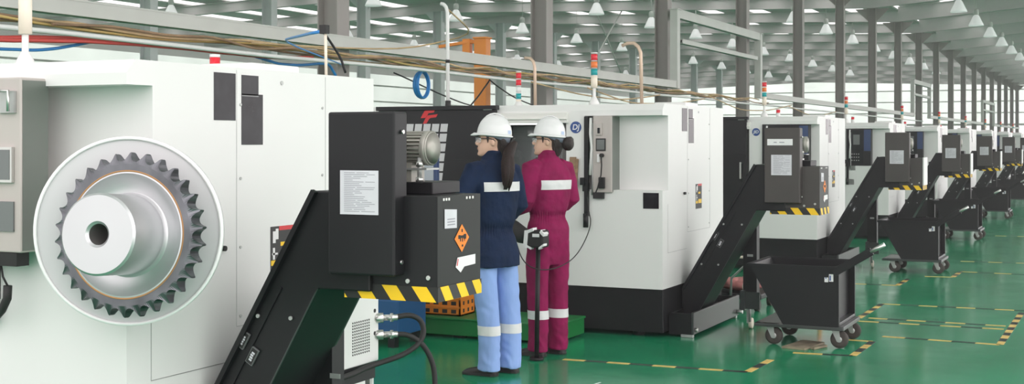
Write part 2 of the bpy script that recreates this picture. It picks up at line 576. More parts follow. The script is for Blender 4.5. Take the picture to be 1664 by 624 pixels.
lp = None
for x, y0, n, where in LAMPROW:
    for j in range(n):
        o = lp = make_lamp() if lp is None else copy_tree(lp)
        zt = roof_z(x) + (RD if x <= VALLEY else RDR)
        y = y0 + 5.75 * j
        o.location = (x, y, 5.95)
        for ch in o.children:
            if ch.name.startswith('rod'):
                k = (zt - o.location.z - .62) / .78
                ch.scale.z = k; ch.location.z = .62 - .62 * k
        tag(o, 'white conical lamp, %s from the front in the row %s' % (ORD[j], where), 'lamp', 'high-bay lamps')

# hoist rail running along the dark columns, with two raised gateways
RX = VALLEY + .32
t = thing('hoist_rail', 'long pale grey overhead rail on the dark columns, stepping up over gateways', 'beam', (RX, 0, 0))
def rail(y0, y1, z0, z1, name='rail_beam'):
    r = MB().m('gsteel')
    r.box(-.012, .012, y0, y1, z0, z1); r.box(-.07, .07, y0, y1, z0, z0 + .016); r.box(-.07, .07, y0, y1, z1 - .016, z1)
    r.box(.05, .066, y0, y1, z0 + .016, z1 - .016)
    r.build(name, t)
def rpost(y, z0, z1):
    r = MB().m('gsteel'); r.box(-.08, .08, y - .09, y + .09, z0, z1); r.box(-.1, .1, y - .11, y + .11, z1 - .02, z1); r.build('post', t, .006)
segs = [(4, 25.0, 0), (25.0, 31.6, 1), (31.6, 57.6, 0), (57.6, 62.9, 1), (62.9, 88, 0), (88, 96, 1), (96, 120, 0)]
for y0, y1, hi in segs:
    if hi:
        rail(y0, y1, 4.05, 4.23); rail(y0 + .3, y1 - .3, 3.55, 3.64, 'tie_bar')
        rpost(y0, 2.62, 4.23); rpost(y1, 2.62, 4.23)
    else: rail(y0, y1, 2.63, 2.77)
for y in YS[:16]:
    if not any(h and a < y < c for a, c, h in segs):
        r = MB().m('gsteel'); r.box(-.172, -.02, y - .05, y + .05, 2.64, 2.76); r.build('bracket', t)

# orange jib crane behind the rail
t = thing('jib_crane', 'orange jib crane with a square column and short braced arm', 'crane', (-9.5, 18.95, 0))
c = MB().m('orange'); c.box(-.11, .11, -.09, .09, 0, 3.25); c.box(-.25, .25, -.25, .25, 0, .03); c.box(-.13, .13, -.11, .11, 3.23, 3.26); c.build('column', t, .01)
c = MB().m('orange'); c.bar((-.16, -.02, 2.95), (-.76, -.12, 3.05), .07, .06); c.bar((-.16, -.02, 3.20), (-.74, -.12, 3.12), .05, .05)
c.box(-.34, -.20, -.06, .04, 2.90, 3.24); c.box(-.24, -.11, -.04, .04, 3.16, 3.22); c.box(-.24, -.11, -.04, .04, 2.9, 2.98); c.build('arm', t, .006)
c = MB().m('white'); c.box(-.88, -.74, -.19, -.05, 3.03, 3.15); c.build('end_plate', t)

# conduit with cables on it
o = MB().m('white'); o.tube([(-7.93, y, 2.44 + .010 * math.sin(y)) for y in range(5, 60, 3)], .022, 8)
tag(o.build('conduit'), 'straight white conduit pipe hung under the grey overhead rail', 'pipe')
def cable(matn, pts, r, label, group=None, wob=.02, seed=0, sub=5):
    rnd = random.Random(seed); out = []
    for (a, bb) in zip(pts[:-1], pts[1:]):
        for k in range(sub):
            u = k / sub; u2 = u
            out.append([a[q] + (bb[q] - a[q]) * u2 + (rnd.uniform(-wob, wob) if q != 1 else 0) for q in range(3)])
    out.append(list(pts[-1]))
    for _ in range(2):
        out = [out[0]] + [[(out[i - 1][q] + 2 * out[i][q] + out[i + 1][q]) / 4 for q in range(3)] for i in range(1, len(out) - 1)] + [out[-1]]
    o = MB().m(matn); o.tube(out, r, 6)
    return tag(o.build('cable'), label, 'cable', group)
def run(y0, y1, z, x, amp, seed):
    rnd = random.Random(seed); n = int((y1 - y0) / .7)
    return [(x + rnd.uniform(-.003, .003), y0 + (y1 - y0) * i / n, z + rnd.uniform(-amp, amp)) for i in range(n + 1)]
WHERE = ['topmost at the left end', 'second from the top at the left', 'lying against the white conduit', 'sagging lowest between its ties', 'twisted around its neighbours', 'laid along the back of the tray', 'crossing over the others near the crane']
for i in range(7):
    cable(['tan_wire', 'brown_wire', 'tan_wire', 'brown_wire', 'yellow_wire', 'tan_wire', 'brown_wire'][i],
          run(6.5 + i * .25, 27 + i * .8, 2.525 + .014 * (i % 3), -8.18 + .034 * i, .045, i + 40), .013,
          'brown cable of the bundle under the rail, ' + WHERE[i], 'brown cables under the rail', .004)
cable('red_wire', [(-8.05, 6.5, 2.33), (-8.05, 7.5, 2.37), (-8.05, 8.1, 2.415), (-8.05, 8.8, 2.44), (-8.05, 9.4, 2.44), (-8.05, 10.0, 2.435), (-8.05, 11.2, 2.43), (-8.05, 11.9, 2.47)], .022, 'thick red cable strung under the brown cables at the upper left', 'red cables', .008, 1)
cable('red_wire', [(-7.99, 6.5, 2.37), (-7.99, 7.5, 2.345), (-7.99, 8.1, 2.39), (-7.99, 8.8, 2.42), (-7.99, 9.8, 2.42), (-7.99, 10.6, 2.42), (-7.99, 11.6, 2.45)], .018, 'thinner red cable just below the thick red one', 'red cables', .008, 2)
cable('bluehose', [(-8.11, 6.6, 2.30), (-8.11, 7.5, 2.287), (-8.11, 7.9, 2.30), (-8.11, 8.2, 2.33), (-8.11, 8.6, 2.42)], .014, 'blue hose sagging under the red cables at the far left', 'blue hoses', .004, 3)
cable('bluehose', [(-8.11, 10.95, 2.43), (-8.11, 11.35, 2.375), (-8.11, 11.75, 2.38), (-8.11, 12.3, 2.44), (-8.11, 12.45, 2.30)], .016, 'blue hose sagging behind the top of the nearest lathe', 'blue hoses', .004, 4)
cable('black', [(-8.2, 13.9, 2.40), (-8.2, 14.9, 2.22), (-8.2, 15.6, 2.10), (-8.2, 16.5, 2.0)], .010, 'thin black wire drooping below the cables beside the blue coil', 'drooping wires', .01, 5)
cable('black', [(-8.2, 16.6, 2.42), (-8.2, 17.4, 2.2), (-8.2, 18.6, 2.04), (-8.2, 20.4, 1.95)], .010, 'thin black wire drooping below the cables beside the orange crane', 'drooping wires', .01, 6)
cable('black', [(-8.0, 16.2, 2.42), (-8.0, 15.9, 2.2), (-8.0, 15.5, 1.98)], .012, 'short black wire hanging steeply left of the orange crane', 'drooping wires', .01, 7)
cable('tan_wire', [(-7.9, 10.6, 2.53), (-7.2, 12.4, 2.56), (-6.4, 12.6, 2.72), (-5.75, 10.7, 2.81)], .009, 'tan wire rising from the bundle to the bent conduit tip', 'drooping wires', .01, 8)
cable('bluehose', [(-7.84, 12.2, 2.40), (-6.0, 8.4, 2.35), (-3.34, 5.02, 2.06)], .008, 'thin blue hose from the cables to the slim pole tip', 'blue hoses', .01, 9)
cable('black', [(-3.34, 5.02, 2.06), (-3.30, 5.10, 1.95), (-3.28, 5.12, 1.87)], .006, 'thin black wire dropping down the slim pole', 'drooping wires', .004, 10)
o = MB().m('bluehose', True)
for k in range(5): o.torus((-8.07 + .012 * k, 14.35, 2.27), (1, .1 * (k - 2) * .3, 0), .165 + .006 * (k % 2), .012, 32, 6)
tag(o.build('hose_coil'), 'coil of bright blue hose hanging from the conduit', 'hose')

t = thing('hanging_cross_brace', 'two thin crossing brace rods hanging in the far bay beyond the signal tower', 'brace', (-20, 0, 0))
for a, c in (((-.04, 50.2, 7.36), (-.04, 54.0, 4.3)), ((.04, 53.6, 7.36), (.04, 49.6, 4.5))):
    r = MB().m('gsteel'); r.cyl(a, c, .03, k=6); r.build('rod', t)
cable('tan_wire', [(-7.86, 19.5, 2.42), (-7.86, 21.5, 2.22), (-7.86, 24, 2.28), (-7.86, 26, 2.44)], .012, 'tan wire sagging in a long loop right of the signal tower', 'sagging tan wires', .004, 60)
cable('tan_wire', [(-7.82, 17.2, 2.42), (-7.82, 19.0, 2.3), (-7.82, 21.0, 2.26), (-7.82, 23.0, 2.42)], .012, 'tan wire sagging in a shallow loop behind the white helmets', 'sagging tan wires', .004, 61)
cable('tan_wire', [(-7.78, 26.0, 2.5), (-7.78, 28.5, 2.25), (-7.78, 31.0, 2.3), (-7.78, 33.5, 2.5)], .012, 'tan wire sagging under the raised gateway of the rail', 'sagging tan wires', .004, 62)
cable('tan_wire', [(-7.74, 33.0, 2.45), (-7.74, 36.0, 2.22), (-7.74, 39.0, 2.44)], .012, 'tan wire sagging beyond the raised gateway of the rail', 'sagging tan wires', .004, 63)
# ------------------------------------------------------------------ lathes
def signal_tower(root, x, y, z0, rows, r=.028, cz=.10, pole=.15):
    p = MB().m('white', True); p.cyl((x, y, z0), (x, y, z0 + pole), .014, k=10); p.lathe((x, y, z0), (0, 0, 1), [(.045, 0), (.045, .02), (.03, .05), (.018, .075)], 14)
    t = p.build('signal_tower', root)
    c = MB().m('cream', True); c.cyl((x, y, z0 + pole), (x, y, z0 + pole + cz), r * .98, k=16); c.build('tower_base', t)
    z = z0 + pole + cz
    for mt in rows:
        s = MB().m(mt, True); s.cyl((x, y, z + .006), (x, y, z + .056), r, k=16); s.m('white', True); s.cyl((x, y, z), (x, y, z + .006), r * .9, k=16)
        s.build('signal_lamp', t); z += .062
    k = MB().m('white', True); k.cyl((x, y, z), (x, y, z + .01), r, k=16); k.build('tower_cap', t)

LW, LD, LH, BZ = 3.4, 1.7, 1.85, .385
def make_lathe(k):
    L = thing('cnc_lathe', '', 'machine')
    h = MB().m('white')
    h.box(-LW, 0, 0, LD, BZ, 1.0)                       # lower cabinet
    h.box(-.82, 0, 0, LD, 1.0, 1.163)
    h.box(-.82, -.66, 0, LD, 1.163, 1.757)              # pillar with the badge
    h.box(-.66, 0, .138, LD, 1.163, 1.757)              # back of the recess
    h.box(-LW, -2.45, 0, LD, 1.0, 1.757)
    h.box(-2.45, -.82, .75, LD, 1.0, 1.757)
    h.prism([(0, 1.757), (0, 1.80), (.045, LH), (LD, LH), (LD, 1.757)], -LW, 0, 'x')
    h.m('galv')
    def groove_v(y, z0, z1): h.box(-.002, .0012, y - .0015, y + .0015, z0, z1)
    def groove_h(y0, y1, z): h.box(-.002, .0012, y0, y1, z - .0015, z + .0015)
    groove_v(.64, .80, 1.84); groove_v(1.285, .80, 1.84); groove_h(.64, 1.285, .80)
    groove_v(.13, .665, 1.05); groove_h(.13, .62, .665)
    for y in (.665, 1.26):
        for z in (.84, 1.12, 1.40, 1.70): h.cyl((0, y, z), (.004, y, z), .006, k=8)
    h.cyl((0, .95, 1.80), (.004, .95, 1.80), .009, k=10)
    h.build('housing', L, fix=True)
    o = MB().m('white'); o.box(-.36, -.08, .85, 1.2, LH, LH + .035); o.build('roof_cover', L, .008)
    o = MB().m('black'); o.box(-LW, -.004, .03, LD - .03, .04, BZ)
    for x in (-3.2, -1.8, -.25):
        for y in (.15, 1.5): o.cyl((x, y, 0), (x, y, .05), .05, k=12)
    o.build('base', L, .006)
    # machining chamber
    c = MB().m('inner')
    c.box(-2.45, -.82, .70, .745, 1.0, 1.757); c.box(-.86, -.825, .02, .7, 1.0, 1.757); c.box(-2.45, -.82, .02, .7, 1.0, 1.02)
    c.build('chamber', L)
    c = MB().m('white_lip'); c.box(-1.62, -.80, -.035, .03, 1.70, 1.785); c.box(-1.62, -.80, -.05, -.03, 1.728, 1.742); c.box(-1.5, -.83, .05, .6, 1.715, 1.757); c.build('door_rail', L, .004)
    c = MB().m('bulb'); c.box(-1.4, -.9, .12, .17, 1.69, 1.715); c.build('work_light', L)
    c = MB().m('galv', True); c.cyl((-1.75, .42, 1.32), (-1.45, .42, 1.32), .16, k=24); c.cyl((-1.45, .42, 1.32), (-1.38, .42, 1.32), .05, k=14)
    for a in range(3): c.m('steel'); c.bar((-1.43, .42 + .04 * math.cos(a * 2.09), 1.32 + .04 * math.sin(a * 2.09)), (-1.43, .42 + .13 * math.cos(a * 2.09), 1.32 + .13 * math.sin(a * 2.09)), .05, .05, (1, 0, 0))
    c.build('chuck', L)
    c = MB().m('cream'); c.box(-1.24, -1.03, .1, .4, 1.02, 1.30); c.box(-1.22, -1.06, .06, .1, 1.06, 1.24); c.m('steel', True); c.cyl((-1.13, .24, 1.30), (-1.13, .24, 1.42), .07, k=16); c.build('turret', L, .015)
    c = MB().m('winglass')
    c.obox((-1.16, .3, 1.44), (.3, .0, 0), (0, .003, 0), (0, .05, .24)); c.m('galv'); c.bar((-.9, .02, 1.02), (-.9, .02, 1.7), .03, .03, (1, 0, 0)); c.build('splash_screen', L)
    # sliding door
    d = MB().m('charcoal'); d.box(-2.56, -1.44, -.055, -.005, .45, 1.838); d.box(-2.58, -1.42, -.07, -.005, 1.815, 1.85); d.m('black'); d.box(-1.86, -1.44, -.062, -.05, .45, 1.40); d.m('steel'); d.box(-1.54, -1.46, -.073, -.06, 1.81, 1.817)
    d = d.build('door', L, .004)
    if k >= 2: d.location.x = .60
    g = MB().m('paper' if k > 1 else 'board'); nx, nz = 6, 7  # pale grey panes: the reflection in the glass is put into the colour
    for i in range(nx):
        for j in range(nz):
            x0 = -2.36 + i * .083; z1 = 1.70 - j * .083
            sh = -.010 * j
            g.poly([(x0 + sh - .010, -.0565, z1 - .068), (x0 + sh + .058, -.0565, z1 - .068), (x0 + sh + .068, -.0565, z1), (x0 + sh, -.0565, z1)])
    g.build('window_panes', d)
    lg = MB().m('red'); cx, cz = -2.06, 1.765
    for pts in ([(222, 60), (292, 52), (281, 73), (247, 77), (229, 107), (195, 110), (208, 84)], [(240, 92), (307, 84), (296, 104), (262, 108), (252, 113), (234, 143), (209, 147), (224, 116)]):
        lg.poly([(cx + (u - 250) * .00148, -.0572, cz - (v - 97) * .0013) for u, v in pts][::-1])
    lg.build('emblem', d)
    hd = MB().m('steel'); hd.bar((-1.5, -.10, 1.1), (-1.5, -.10, 1.3), .02, .02, (1, 0, 0)); hd.bar((-1.5, -.10, 1.11), (-1.5, -.05, 1.11), .02, .02); hd.bar((-1.5, -.10, 1.29), (-1.5, -.05, 1.29), .02, .02); hd.build('door_handle', d)
    # badge
    bd = MB().m('badge'); bd.cyl((-.735, -.004, 1.665), (-.735, 0, 1.665), .048, k=28)
    bd.m('white_tape'); text_shape(bd, ['DJ', 'DJ', 'JID', 'D'][min(k, 3)], .062 if k != 2 else .05, lambda u, v: (-.735 + u, -.0046, 1.665 + v), .15, .001)
    bd.build('badge', L)
    # lever rail, wires
    r = MB().m('black')
    r.box(-.652, -.618, -.03, 0, .95, 1.75); r.box(-.66, -.615, -.045, 0, 1.15, 1.22); r.box(-.676, -.64, -.06, -.02, 1.20, 1.26); r.box(-.648, -.615, -.04, 0, 1.38, 1.43); r.cyl((-.635, -.035, .86), (-.635, -.035, .97), .022, k=10)
    r.build('lever_rail', L)
    r = MB().m('white', True); r.tube([(-.60, -.012, 1.74), (-.605, -.012, 1.62), (-.59, -.015, 1.5), (-.60, -.012, 1.40), (-.605, -.012, 1.28)], .013, 8)
    r.m('galv', True); r.tube([(-.585, -.01, 1.70), (-.585, -.01, 1.2), (-.59, -.01, 1.12)], .008, 6); r.build('coolant_tube', L)
    if k < 2:
        px0, px1, py = (-.81, -.39, -.12) if k == 0 else (-.575, -.413, -.03)
        p = MB().m('taupe'); p.box(px0, px1, py, .012 if k == 0 else .138, 1.142, 1.785 if k == 0 else 1.755); p.box(px0, px0 + .12, 0, .138, 1.2, 1.74); p = p.build('control_panel', L, .006)
        s = MB().m('panel_side'); s.box(px1, px1 + .002, py + .008, .012 if k == 0 else .138, 1.15, 1.775 if k == 0 else 1.75); s.build('side_plate', p)
        w = px1 - px0; f = py - .001
        s = MB().m('taupe'); s.box(px0 + w * .18, px0 + w * .5, f - .012, f, 1.60, 1.70); s.m('dkglass'); s.box(px0 + w * .28, px0 + w * .40, f - .02, f, 1.615, 1.66); s.build('key_switch', p, .003)
        s = MB().m('rubber'); s.box(px0 + w * .18, px0 + w * .68, f - .008, f, 1.475, 1.575); s.m('screen'); s.box(px0 + w * .23, px0 + w * .63, f - .010, f, 1.485, 1.565); s.build('screen', p)
        s = MB().m('white_tape'); s.box(px0 + w * .25, px0 + w * .37, f - .014, f, 1.385, 1.45); s.build('socket', p)
        s = MB().m('rubber', True); s.cyl((px0 + w * .5, f, 1.44), (px0 + w * .5, f - .03, 1.44), .016, k=12)
        s.tube([(px0 + w * .5, f - .025, 1.44), (px0 + w * .56, f - .04, 1.36), (px0 + w * .5, f - .03, 1.28), (px0 + w * .3, f - .02, 1.18), (px0 + w * .2, f - .02, 1.142)], .006, 6); s.build('plug_and_lead', p)
        s = MB().m('black'); s.box(px0 + w * .36, px0 + w * .66, f - .03, f, 1.175, 1.265); s.build('relay_box', p, .004)
        s = MB().m('rubber'); s.box(px0 + .0, px0 + w * .55 if k else px1 - .02, py - .0, py + .06, 1.092, 1.141); s.build('terminal_box', p)
        if k == 0:
            s = MB().m('galv'); s.box(px1 - .10, px1 - .02, f - .012, f, 1.655, 1.735); s.m('steel', True); s.tube([(px1 - .09, f - .03, 1.735), (px1 - .03, f - .03, 1.735), (px1 - .03, f - .03, 1.66)], .006, 6); s.build('latch', p)
            s = MB().m('steel'); s.box(px1 - .13, px1 - .03, f - .014, f, 1.40, 1.53); s.m('screen'); s.box(px1 - .13, px1 - .04, f - .016, f, 1.41, 1.52); s.build('gauge_frame', p)
            s = MB().m('screen'); s.box(px1 - .12, px1 - .03, f - .006, f, 1.22, 1.33); s.build('name_plate', p)
            s = MB().m('rubber', True); s.tube([(px1 - .12, py + .02, 1.095), (px1 - .11, py + .02, 1.05), (px1 - .085, py + .02, 1.015)], .004, 6); s.tube([(px1 - .085, py + .02, 1.018), (px1 - .088, py + .02, .97), (px1 - .115, py + .02, .925), (px1 - .16, py + .02, .885)], .016, 10); s.build('hanging_lead', p)
    else:
        x0, x1 = (-.62, -.10) if k == 2 else (-.655, -.27)
        p = MB().m('black'); p.box(x0, x1, -.01, .138, 1.165, 1.75); p = p.build('control_panel', L, .006)
        s = MB().m('dkglass'); s.box(x0 + .03, x1 - .12, -.014, -.01, 1.20, 1.72); s.build('fascia', p)
        s = MB().m('screen'); s.box(x0 + .11, x0 + .21, -.018, -.012, 1.50, 1.66); s.build('screen', p)
        s = MB().m('galv', True)
        for i in range(4):
            for j in range(3): s.cyl((x0 + .09 + i * .035, -.012, 1.25 + j * .05), (x0 + .09 + i * .035, -.022, 1.25 + j * .05), .009, k=8)
        s.build('keys', p)
        s = MB().m('navy_case'); s.box(x1 - .11, x1 - .005, -.013, -.009, 1.40, 1.74); s.build('blue_panel', p)
        s = MB().m('rubber'); s.box(x0 + .03, x0 + .14, 0, .05, 1.09, 1.165); s.box(x0, x0 + .12, 0, .05, .86, .95); s.tube([(x0 + .08, .02, 1.1), (x0 + .09, .01, 1.0), (x0 + .06, .02, .93), (x0 + .07, .02, .7)], .01, 6); s.build('pendant_lead', p)
    # side windows, label, knob, black access window
    s = MB().m('dkglass'); s.box(-.004, .002, .495, .632, 1.635, 1.825); s.build('side_window', L)
    s = MB().m('dkglass'); s.box(-.004, .002, .672, .785, 1.74, 1.822); s.box(-.004, .002, .672, .815, 1.537, 1.745); s.m('screen'); s.box(0, .0025, .672, .785, 1.735, 1.74); s.build('side_window', L)
    s = MB().m('hblack'); s.box(-.003, .0015, .87, 1.04, .98, 1.19)
    f = .0022
    def lab(mt, y0, y1, z0, z1): s.m(mt); s.poly([(f, y0, z0), (f, y1, z0), (f, y1, z1), (f, y0, z1)])
    lab('red', .93, 1.04, 1.172, 1.19); lab('white_tape', .885, .905, 1.12, 1.17); lab('white_tape', .905, .925, 1.135, 1.18); lab('yellow', .94, 1.0, 1.105, 1.122); lab('yellow', .872, .925, 1.025, 1.047)
    lab('white_tape', .88, .92, 1.07, 1.078); lab('white_tape', .885, .90, 1.05, 1.10); lab('yellow', .94, 1.03, 1.025, 1.06)
    s.build('warning_label', L)
    s = MB().m('rubber', True); s.cyl((0, .545, 1.124), (.02, .545, 1.124), .011, k=12); s.build('knob', L)
    s = MB().m('dkglass'); s.box(-.16, -.03, -.003, .003, 1.02, 1.145); s.build('access_window', L)
    signal_tower(L, -.905 if k == 0 else -.735, .40, LH, ['teal_lens', 'orange_lens', 'red_lens'], cz=.2 if k == 0 else .1)
    if k != 1:
        s = MB().m('red_lens', True); s.cyl((-.85, 1.58, LH + .01), (-.85, 1.58, LH + .12), .026, k=14); s.m('white', True); s.cyl((-.85, 1.58, LH), (-.85, 1.58, LH + .08), .028, k=14); s.cyl((-.85, 1.58, LH + .12), (-.85, 1.58, LH + .135), .026, k=14); s.build('beacon', L)
    else:
        signal_tower(L, -1.69, .95, LH, ['teal_lens', 'white', 'red_lens', 'red_lens'], .024, .02, .06)
    return L
LATHES = [(-3.25, 3.62), (-3.27, 9.68), (-3.28, 15.4), (-3.35, 21.0)] + [(-3.35, 21.0 + 5.9 * i) for i in range(1, 7)]
LL = ['large white lathe at the left, with the round sprocket board on its corner',
      'white lathe with black grid door that the two workers stand at',
      'third white lathe in the row, behind the black chip cart with the silver lever',
      'fourth white lathe in the row, with a black control panel left of a conveyor head']
proto_l = None
for k, (x, y) in enumerate(LATHES):
    if k <= 3:
        L = make_lathe(k)
        if k == 3: proto_l = L
    else: L = copy_tree(proto_l)
    L.location = (x, y, 0)
    tag(L, LL[k] if k < 4 else 'distant white lathe, %s from the front of the row' % ORD[k], 'machine', 'white lathes in the row')

# bent conduits and the slim pole on the machines
o = MB().m('white', True); o.tube([(-5.67, 10.6, 1.8515), (-5.676, 10.6, 2.75), (-5.69, 10.6, 2.80), (-5.715, 10.6, 2.825), (-5.745, 10.6, 2.835)], .018, 8); o.m('rubber', True); o.cyl((-5.67, 10.6, 1.8515), (-5.67, 10.6, 1.93), .028, k=10); o.cyl((-5.674, 10.6, 2.28), (-5.674, 10.6, 2.31), .022, k=8); tag(o.build('conduit'), 'tall white bent conduit standing on the black-doored lathe', 'pipe')
o = MB().m('copper', True); o.tube([(-4.78, 10.6, 1.8515), (-4.786, 10.6, 2.22), (-4.80, 10.6, 2.27), (-4.83, 10.6, 2.30), (-4.885, 10.6, 2.305)], .015, 8); tag(o.build('conduit'), 'short bent copper-coloured conduit behind the first white helmet', 'pipe')
o = MB().m('copper', True); o.tube([(-3.768, 10.6, 1.8515), (-3.779, 10.6, 2.32), (-3.80, 10.6, 2.37), (-3.84, 10.6, 2.405), (-3.90, 10.6, 2.405), (-3.95, 10.6, 2.385)], .016, 8); tag(o.build('conduit'), 'bent copper-coloured conduit right of the three-colour signal tower', 'pipe')
o = MB().m('cream', True); o.cyl((-3.308, 5.0, 1.8515), (-3.312, 5.0, 2.05), .007, k=8); o.m('rubber'); o.box(-3.335, -3.30, 4.985, 5.015, 2.045, 2.085); tag(o.build('pole'), 'slim white pole with a black tip on the nearest lathe', 'pole')

# ------------------------------------------------------------------ chip conveyors
def make_conveyor(k):
    XM = -.605 if k == 0 else -.697
    C = thing('chip_conveyor', '', 'conveyor')
    body = 'black' if k == 0 else 'black'
    cov = 'charcoal' if k == 0 else 'brown_grey'
    p = MB().m(body)
    ups = 1.732
    p.prism([(XM, .10), (XM, .10 + (XM + .845) * 1.6993), (-.10, 1.366), (.15, 1.366), (.15, 1.0), (-.073, 1.0), (-.585, .10)], .05, .40, 'y')
    p = p.build('incline_housing', C, .006, fix=True)
    e = MB().m('gunmetal'); e.prism([(-.075, 1.0), (-.583, .105), (-.588, .105), (-.088, .985)], .045, .41, 'y'); e.build('underside_plate', p, fix=True)
    e = MB().m('black'); d = Vector((.745, 0, 1.266)).normalized()
    e.bar(Vector((XM, .04, .10 + (XM + .845) * 1.6993)) + Vector((.015, 0, 0)), Vector((-.10, .04, 1.366)) + Vector((.015, 0, 0)), .02, .022, (0, 1, 0))
    e.bar((-.55, .046, .475), (-.24, .046, 1.00), .012, .006, (0, 1, 0))
    for s, q in ((.62, .02), (.62, .17), (.36, .03), (.36, .17)):
        c = Vector((-.845, .046, .10)) + Vector((.745, 0, 1.266)) * s + Vector((q + .02, 0, 0)); e.m('galv', True); e.cyl(c, c + Vector((0, -.008, 0)), .008, k=8)
    e.build('side_flange', p)
    ud = Vector((.745, 0, 1.266)).normalized(); sd = Vector((ud.z, 0, -ud.x))
    for q in (.052, .118):
        c = Vector((-.43, .043, .80)) + sd * (q - .03) + ud * (-.03 if q > .1 else 0)
        st = MB().m('screen'); st.obox(c, sd * .017, Vector((0, .004, 0)), ud * .034); st.m('hblack'); st.obox(c, sd * .0145, Vector((0, .0045, 0)), ud * .031); st.m('paper')
        for t in (-.016, -.006, .004, .014): st.obox(c + ud * t + sd * random.uniform(-.002, .002), sd * .007, Vector((0, .005, 0)), ud * .0036)
        st.build('instruction_sticker', p)
    # drive cover
    c = MB().m(cov); c.box(0, .282, 0, .095, 1.065, 1.658); c = c.build('drive_cover', C, .008)
    s = MB().m('paper'); s.box(.055, .217, -.002, .001, 1.285, 1.445); paper_lines(s, .06, .212, 1.285, 1.445, lambda a, z: (a, -.0026, z), 22, 5 + k); s.build('notice_sheet', c)
    if k == 1:
        s = MB().m('white_tape'); s.box(.024, .225, -.002, .001, 1.52, 1.57); s.m('ink'); s.box(.075, .10, -.003, 0, 1.54, 1.547); s.box(.12, .16, -.003, 0, 1.54, 1.547); s.build('label_strip', c)
    s = MB().m('steel', True)
    for q in ((.285, .05, 1.585), (.285, .04, 1.115)): s.cyl(q, (q[0] + .008, q[1], q[2]), .008, k=8)
    s.build('cover_screw', c)
    # head and hopper with the hazard band
    h = MB().m('charcoal' if k == 0 else 'brown_grey'); h.box(.03, .42, .07, .41, .978, 1.352)
    h.m('hopper_side'); h.poly([(.4205, .07, 1.028), (.4205, .41, 1.028), (.4205, .41, 1.352), (.4205, .07, 1.352)])
    h.m('steel', True)
    for q in ((.12, 1.045), (.30, 1.045), (.385, 1.06)): h.cyl((q[0], .07, q[1]), (q[0], .063, q[1]), .009, k=10)
    h.m('steel')
    for q in (.11, .13, .15, .29, .315, .34): h.box(.4205, .4225, q, q + .012, 1.335, 1.345)
    h = h.build('hopper', C, .005)
    z = MB().m('hblack'); z.box(.028, .424, .067, .413, .973, 1.027); z.m('yellow')
    stripes(z, .03, .424, .973, 1.027, lambda a, t: (a, .0662, t), .125, .04, .035); stripes(z, .067, .413, .973, 1.027, lambda a, t: (.4248, a, t), .125, .04, .015)
    z.build('hazard_band', h)
    if k == 0 or k == 1:
        s = MB().m('paper'); f = .4225; s.poly([(f, .12, 1.235), (f, .215, 1.232), (f, .215, 1.30), (f, .12, 1.305)]); s.m('ink')
        for t in (1.245, 1.255, 1.265): s.poly([(f + .0006, .14, t), (f + .0006, .20, t), (f + .0006, .20, t + .004), (f + .0006, .14, t + .004)])
        s.build('small_label', h)
        s = MB().m('orange_sticker'); cy, cz = .255, 1.192; s.poly([(f, cy, cz - .052), (f, cy + .058, cz), (f, cy, cz + .052), (f, cy - .058, cz)])
        s.m('ink_dark'); g = f + .0006
        for y0, y1, z0, z1 in ((-.004, .006, .022, .034), (-.03, -.012, -.002, .012), (-.012, .012, .0, .01), (.012, .034, -.004, .014), (-.016, -.008, -.012, 0), (.0, .008, -.014, .0), (.018, .024, -.012, 0), (-.003, .01, -.032, -.024)):
            s.poly([(g, cy + y0, cz + z0), (g, cy + y1, cz + z0), (g, cy + y1, cz + z1), (g, cy + y0, cz + z1)])
        s.build('warning_diamond', h)
        s = MB().m('white_tape'); s.poly([(f, .22, 1.122), (f, .365, 1.125), (f, .365, 1.088), (f, .275, 1.085), (f, .245, 1.065), (f, .205, 1.088)]); s.m('red'); s.poly([(f + .0006, .212, 1.092), (f + .0006, .222, 1.119), (f + .0006, .228, 1.116), (f + .0006, .220, 1.092)]); s.build('torn_label', h)
    else:
        s = MB().m('white'); s.box(.421, .435, .09, .40, 1.03, 1.36); s.build('white_side_cover', h)
    d = MB().m('charcoal'); d.box(.02, .318, .22, .44, 1.352, 1.398); d = d.build('deck', C, .004)
    # geared motor lying along the head
    mo = MB().m('motor', True); a = Vector((1, 0, 0)); c0 = Vector((.128, .30, 1.525))
    mo.cyl(c0, c0 + a * .13, .050, k=32); mo.lathe(c0 + a * .12, a, [(.056, 0), (.066, .002), (.066, .024)], 32); mo.lathe(c0 + a * .144, a, [(.066, 0), (.060, .004)], 32); mo.lathe(c0 + a * .148, a, [(.060, 0), (.01, .001)], 32); mo.lathe(c0 - a * .02, a, [(.05, 0), (.066, .01), (.066, .03), (.056, .035)], 32)
    mo.m('motor')
    for i in range(26):
        t = 2 * PI * i / 26; u = Vector((0, math.cos(t), math.sin(t)))
        mo.obox(c0 + a * .07 + u * .056, a * .052, u * .009, a.cross(u) * .0032)
    mo.box(.12, .21, .25, .35, 1.396, 1.47)
    mo = mo.build('motor', C, fix=True)
    s = MB().m('galv'); s.box(.18, .28, .24, .34, 1.443, 1.450); s.cyl((.245, .25, 1.398), (.245, .25, 1.49), .009, k=10); s.m('steel', True); s.cyl((.245, .25, 1.398), (.245, .25, 1.415), .015, k=10); s.cyl((.245, .25, 1.455), (.245, .25, 1.475), .014, k=10); s.build('tension_bolt', C)
    # support leg on a bracket with its swivel wheel
    LX = .07 if k == 0 else 0
    g = MB().m('black'); g.box(-.275 - LX, -.16 - LX, .38, .47, .22, 1.0); g.m('galv'); g.box(-.24, -.19, .378, .38, .60, .62)
    g = g.build('support_leg', C, .006)
    s = MB().m('gunmetal'); s.box(-.29, -.25, .34, .50, .16, .32); s.box(-.25, -.13, .36, .37, .17, .31); s.build('foot_bracket', g)
